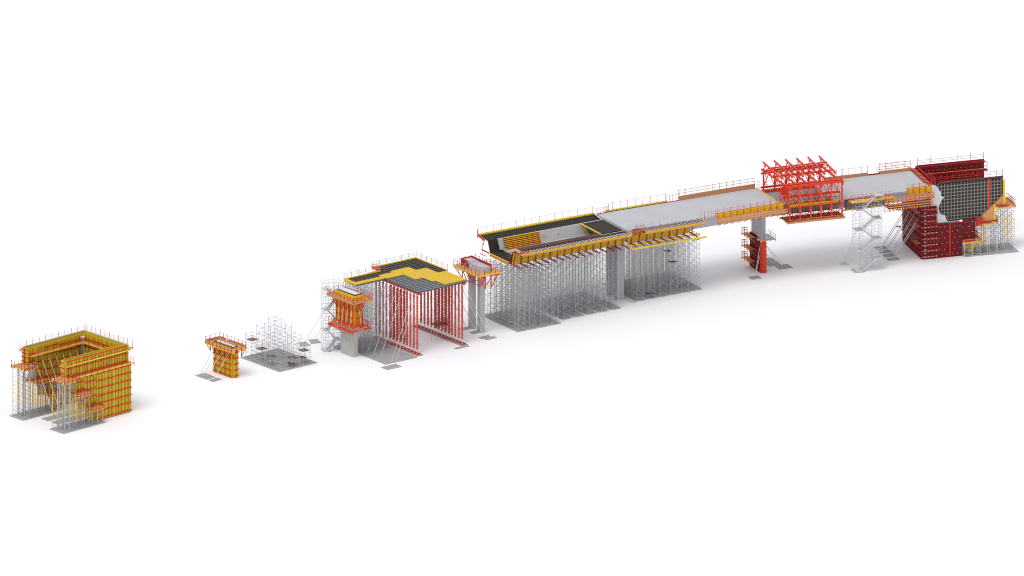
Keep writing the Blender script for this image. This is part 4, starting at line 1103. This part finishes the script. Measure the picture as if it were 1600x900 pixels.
rail(t, [(3.4,1.5,ZR+.3),(19.3,1.5,ZR+.3)], RED, 1.4, h=1.5, thick=.03)
b = M(); b.box(3.4,15.2,1.6,3.0,ZR-.7,ZR-.6)
for k in range(9): x = 3.6+k*1.45; b.box(x-.06,x+.06,1.5,1.7,ZR-1.2,ZR+.2)
b.build('rear_walkway', RED, t)
rail(t, [(3.4,3.0,ZR-.6),(15.2,3.0,ZR-.6)], RED, .75, h=1.5, rails=(.5,1.0,1.4), thick=.06)
# sloping timber soffit
b = M(); b.loft([[(13.4,1.12,8.0),(19.4,1.12,13.1),(19.4,1.12,12.9),(13.5,1.12,7.75)],[(13.4,3.2,8.0),(19.4,3.2,13.1),(19.4,3.2,12.9),(13.5,3.2,7.75)]]); b.build('sloping_soffit', WOOD, t)
b = M()
for pl in (((13.4,7.7),(17.2,11.2),(17.2,7.35),(13.4,7.35)), ((17.4,11.3),(19.7,13.2),(19.7,10.9),(17.4,10.9))):
    b.loft([[(x,.7,z) for x,z in pl],[(x,.9,z) for x,z in pl]])
b.build('gusset_board', WOOD, t)
b = M(); b.box(17.0,17.35,.55,.69,7.4,11.0); b.box(19.25,19.7,.5,.69,10.9,13.2); b.build('gusset_post', YELB, t)
# far wing
t = FR.thing('far_wing_formwork', 'dark red framed shutter wall with walkway along the far side of the right abutment', 'formwork', 'dark red shutters of the right abutment')
red_panels(t, 'x', 3.9, 18.9, 13.6, -1, 8.3, ZR, 1.25, 2.85, rib=.3)
red_panels(t, 'x', 3.9, 13.0, 13.6, -1, .05, 8.2, 2.2, 2.7, dots=False)
b = M(); b.box(3.9,18.9,13.8,14.6,8.3,ZR-.05); b.build('concrete_wall', CONC, t)
b = M(); b.box(3.7,19.1,11.9,13.3,ZR-1.5,ZR-1.4); b.build('walkway', WOODB, t)
b = M(); b.box(3.7,19.1,11.85,11.93,ZR-1.6,ZR-1.1); b.build('red_toe_board', DRED, t)
b = M(); b.box(3.6,19.2,13.35,13.5,ZR+.02,ZR+.3); b.box(3.6,19.2,14.7,14.9,ZR-.3,ZR+.25); b.build('top_beam', DRED, t)
rail(t, [(3.7,11.9,ZR-1.4),(19.1,11.9,ZR-1.4)], RED, 1.2, h=2.0, rails=(1.0,1.7), thick=.05, rm=DRED)
rail(t, [(3.7,14.8,ZR+.2),(19.2,14.8,ZR+.2)], RED, 3.0, h=1.7, thick=.03); rail(t, [(4.6,14.8,ZR+.2),(18.4,14.8,ZR+.2)], RED, 2.9, h=1.5, rails=(), thick=.03) if False else None
# bearing strip between deck and abutment
t = FR.thing('back_wall_formwork', 'dark red and brown back wall shutter strip right against the deck end', 'formwork')
b = M(); b.box(1.9,3.1,1.6,14.6,ZR-1.2,ZR-.3); b.build('timber_infill', WOODB, t)
b = M(); b.box(3.2,3.5,1.2,14.6,ZR-1.6,ZR+.25); b.box(1.5,1.75,3.0,14.8,ZR-.7,ZR+.06)
for k in range(13): y = 1.5+k*1.05; b.box(3.0,3.19,y,y+.14,ZR-1.2,ZR+.3)
b.build('shutter_frame', DRED, t)
b = M()
for k in range(13): y = 1.5+k*1.05; b.box(1.9,3.0,y,y+.12,ZR-.29,ZR-.15)
b.build('struts', RED, t)
rail(t, [(3.4,1.2,ZR+.2),(3.4,6,ZR+.2)], RED, .8, h=1.2, thick=.06)
# stepped platforms on yellow post towers
for k, (x0,x1,y0,y1,z,w1) in enumerate(((17.6,21.8,.0,5.2,10.6,'highest'),(13.5,17.7,.0,4.8,7.1,'middle'),(9.5,13.4,-1.2,3.6,3.6,'lowest'))):
    e = FR.thing('working_platform', f'orange platform with red guard posts, {w1} step behind the black grid shutter', 'platform', 'stepped platforms at the right abutment', (x0+x1)/2, (y0+y1)/2)
    hx, hy = (x1-x0)/2, (y1-y0)/2
    planks(e, -hx, hx, -hy, hy, z); joists(e, -hx, hx, -hy, hy, z, n=9)
    rail(e, [(hx,-hy,z),(hx,hy,z),(-hx+1,hy,z)], RED, .8, toe=.3, rm=RED, thick=.05, h=1.4)
    b = M(); b.bar((-hx,-hy-.02,z+.1),(hx*.3,-hy-.02,z+.1),.12,.4); b.build('red_edge_bar', RED, e)
    for ix, tx in enumerate((x0+1.0, x1-1.0)):
        for iy, ty in enumerate((y0+1.1, y1-1.1)):
            tower(FR, tx, ty, z-.7, f'grey and yellow tube tower, {("left","right")[ix]} {("front","rear")[iy]} of the {w1} platform at the right abutment', 'tube towers at the right abutment',
                  w=1.7, d=1.7, lev=.95, ym=YELB if (ix+k) % 2 or k == 2 else None, t=.07, sm=GALL, tl=.045, diag='two')
pad(FR, 9.6, 22.3, -1.4, 5.4, 'large grey slab under the stepped platforms of the right abutment')
# props of the front wall
for i in range(8):
    y = 1.6+i*1.45
    z = 9.4 if i % 2 == 0 else 7.4
    prop(FR, (-.3,y,z), (-6.6 if i % 2 == 0 else -5.4,y-.1,.18), f'raking prop on the dark red wall of the right abutment, {ORD[i]} from near corner', 'raking props at the right abutment', .14)
for i in range(4):
    y = 1.2+i*3.0
    pad(FR, -7.5,-4.8,y,y+1.7, f'grey foot slab of the right abutment props, {ORD[i]} from the near corner', 'foot slabs at the right abutment', h=.16)

# ================================================================ camera, light, view
cam = bpy.data.cameras.new('camera'); co = bpy.data.objects.new('camera', cam); COL.objects.link(co)
cam.type = 'ORTHO'; cam.ortho_scale = 1600/K; cam.clip_start = 1; cam.clip_end = 4000
D = 900.0
fwd = Vector((0, CE, -SE))
co.location = -fwd*D
co.rotation_euler = (math.pi/2 - math.asin(SE), 0, 0)
S.camera = co
w = bpy.data.worlds.new('World'); S.world = w; w.use_nodes = True
bg = w.node_tree.nodes['Background']; bg.inputs['Color'].default_value = (0.93, 0.94, 1.0, 1); bg.inputs['Strength'].default_value = 0.86
def area(name, loc, target, size, energy, col=(1,1,1)):
    l = bpy.data.lights.new(name, 'AREA'); l.shape = 'DISK'; l.size = size; l.energy = energy; l.color = col
    o = bpy.data.objects.new(name, l); COL.objects.link(o); o.location = loc
    o.rotation_euler = (Vector(target)-Vector(loc)).to_track_quat('-Z','Y').to_euler(); return o
area('soft_box_lamp', (-620,-900,1960), (0,0,0), 1150, 2.25e7, (1.0,.99,.96))
S.view_settings.view_transform = 'Standard'; S.view_settings.look = 'None'
S.view_settings.exposure = 0.0; S.view_settings.gamma = 1.0
S.cycles.filter_width = 1.0
S.render.resolution_x = 1024; S.render.resolution_y = 576
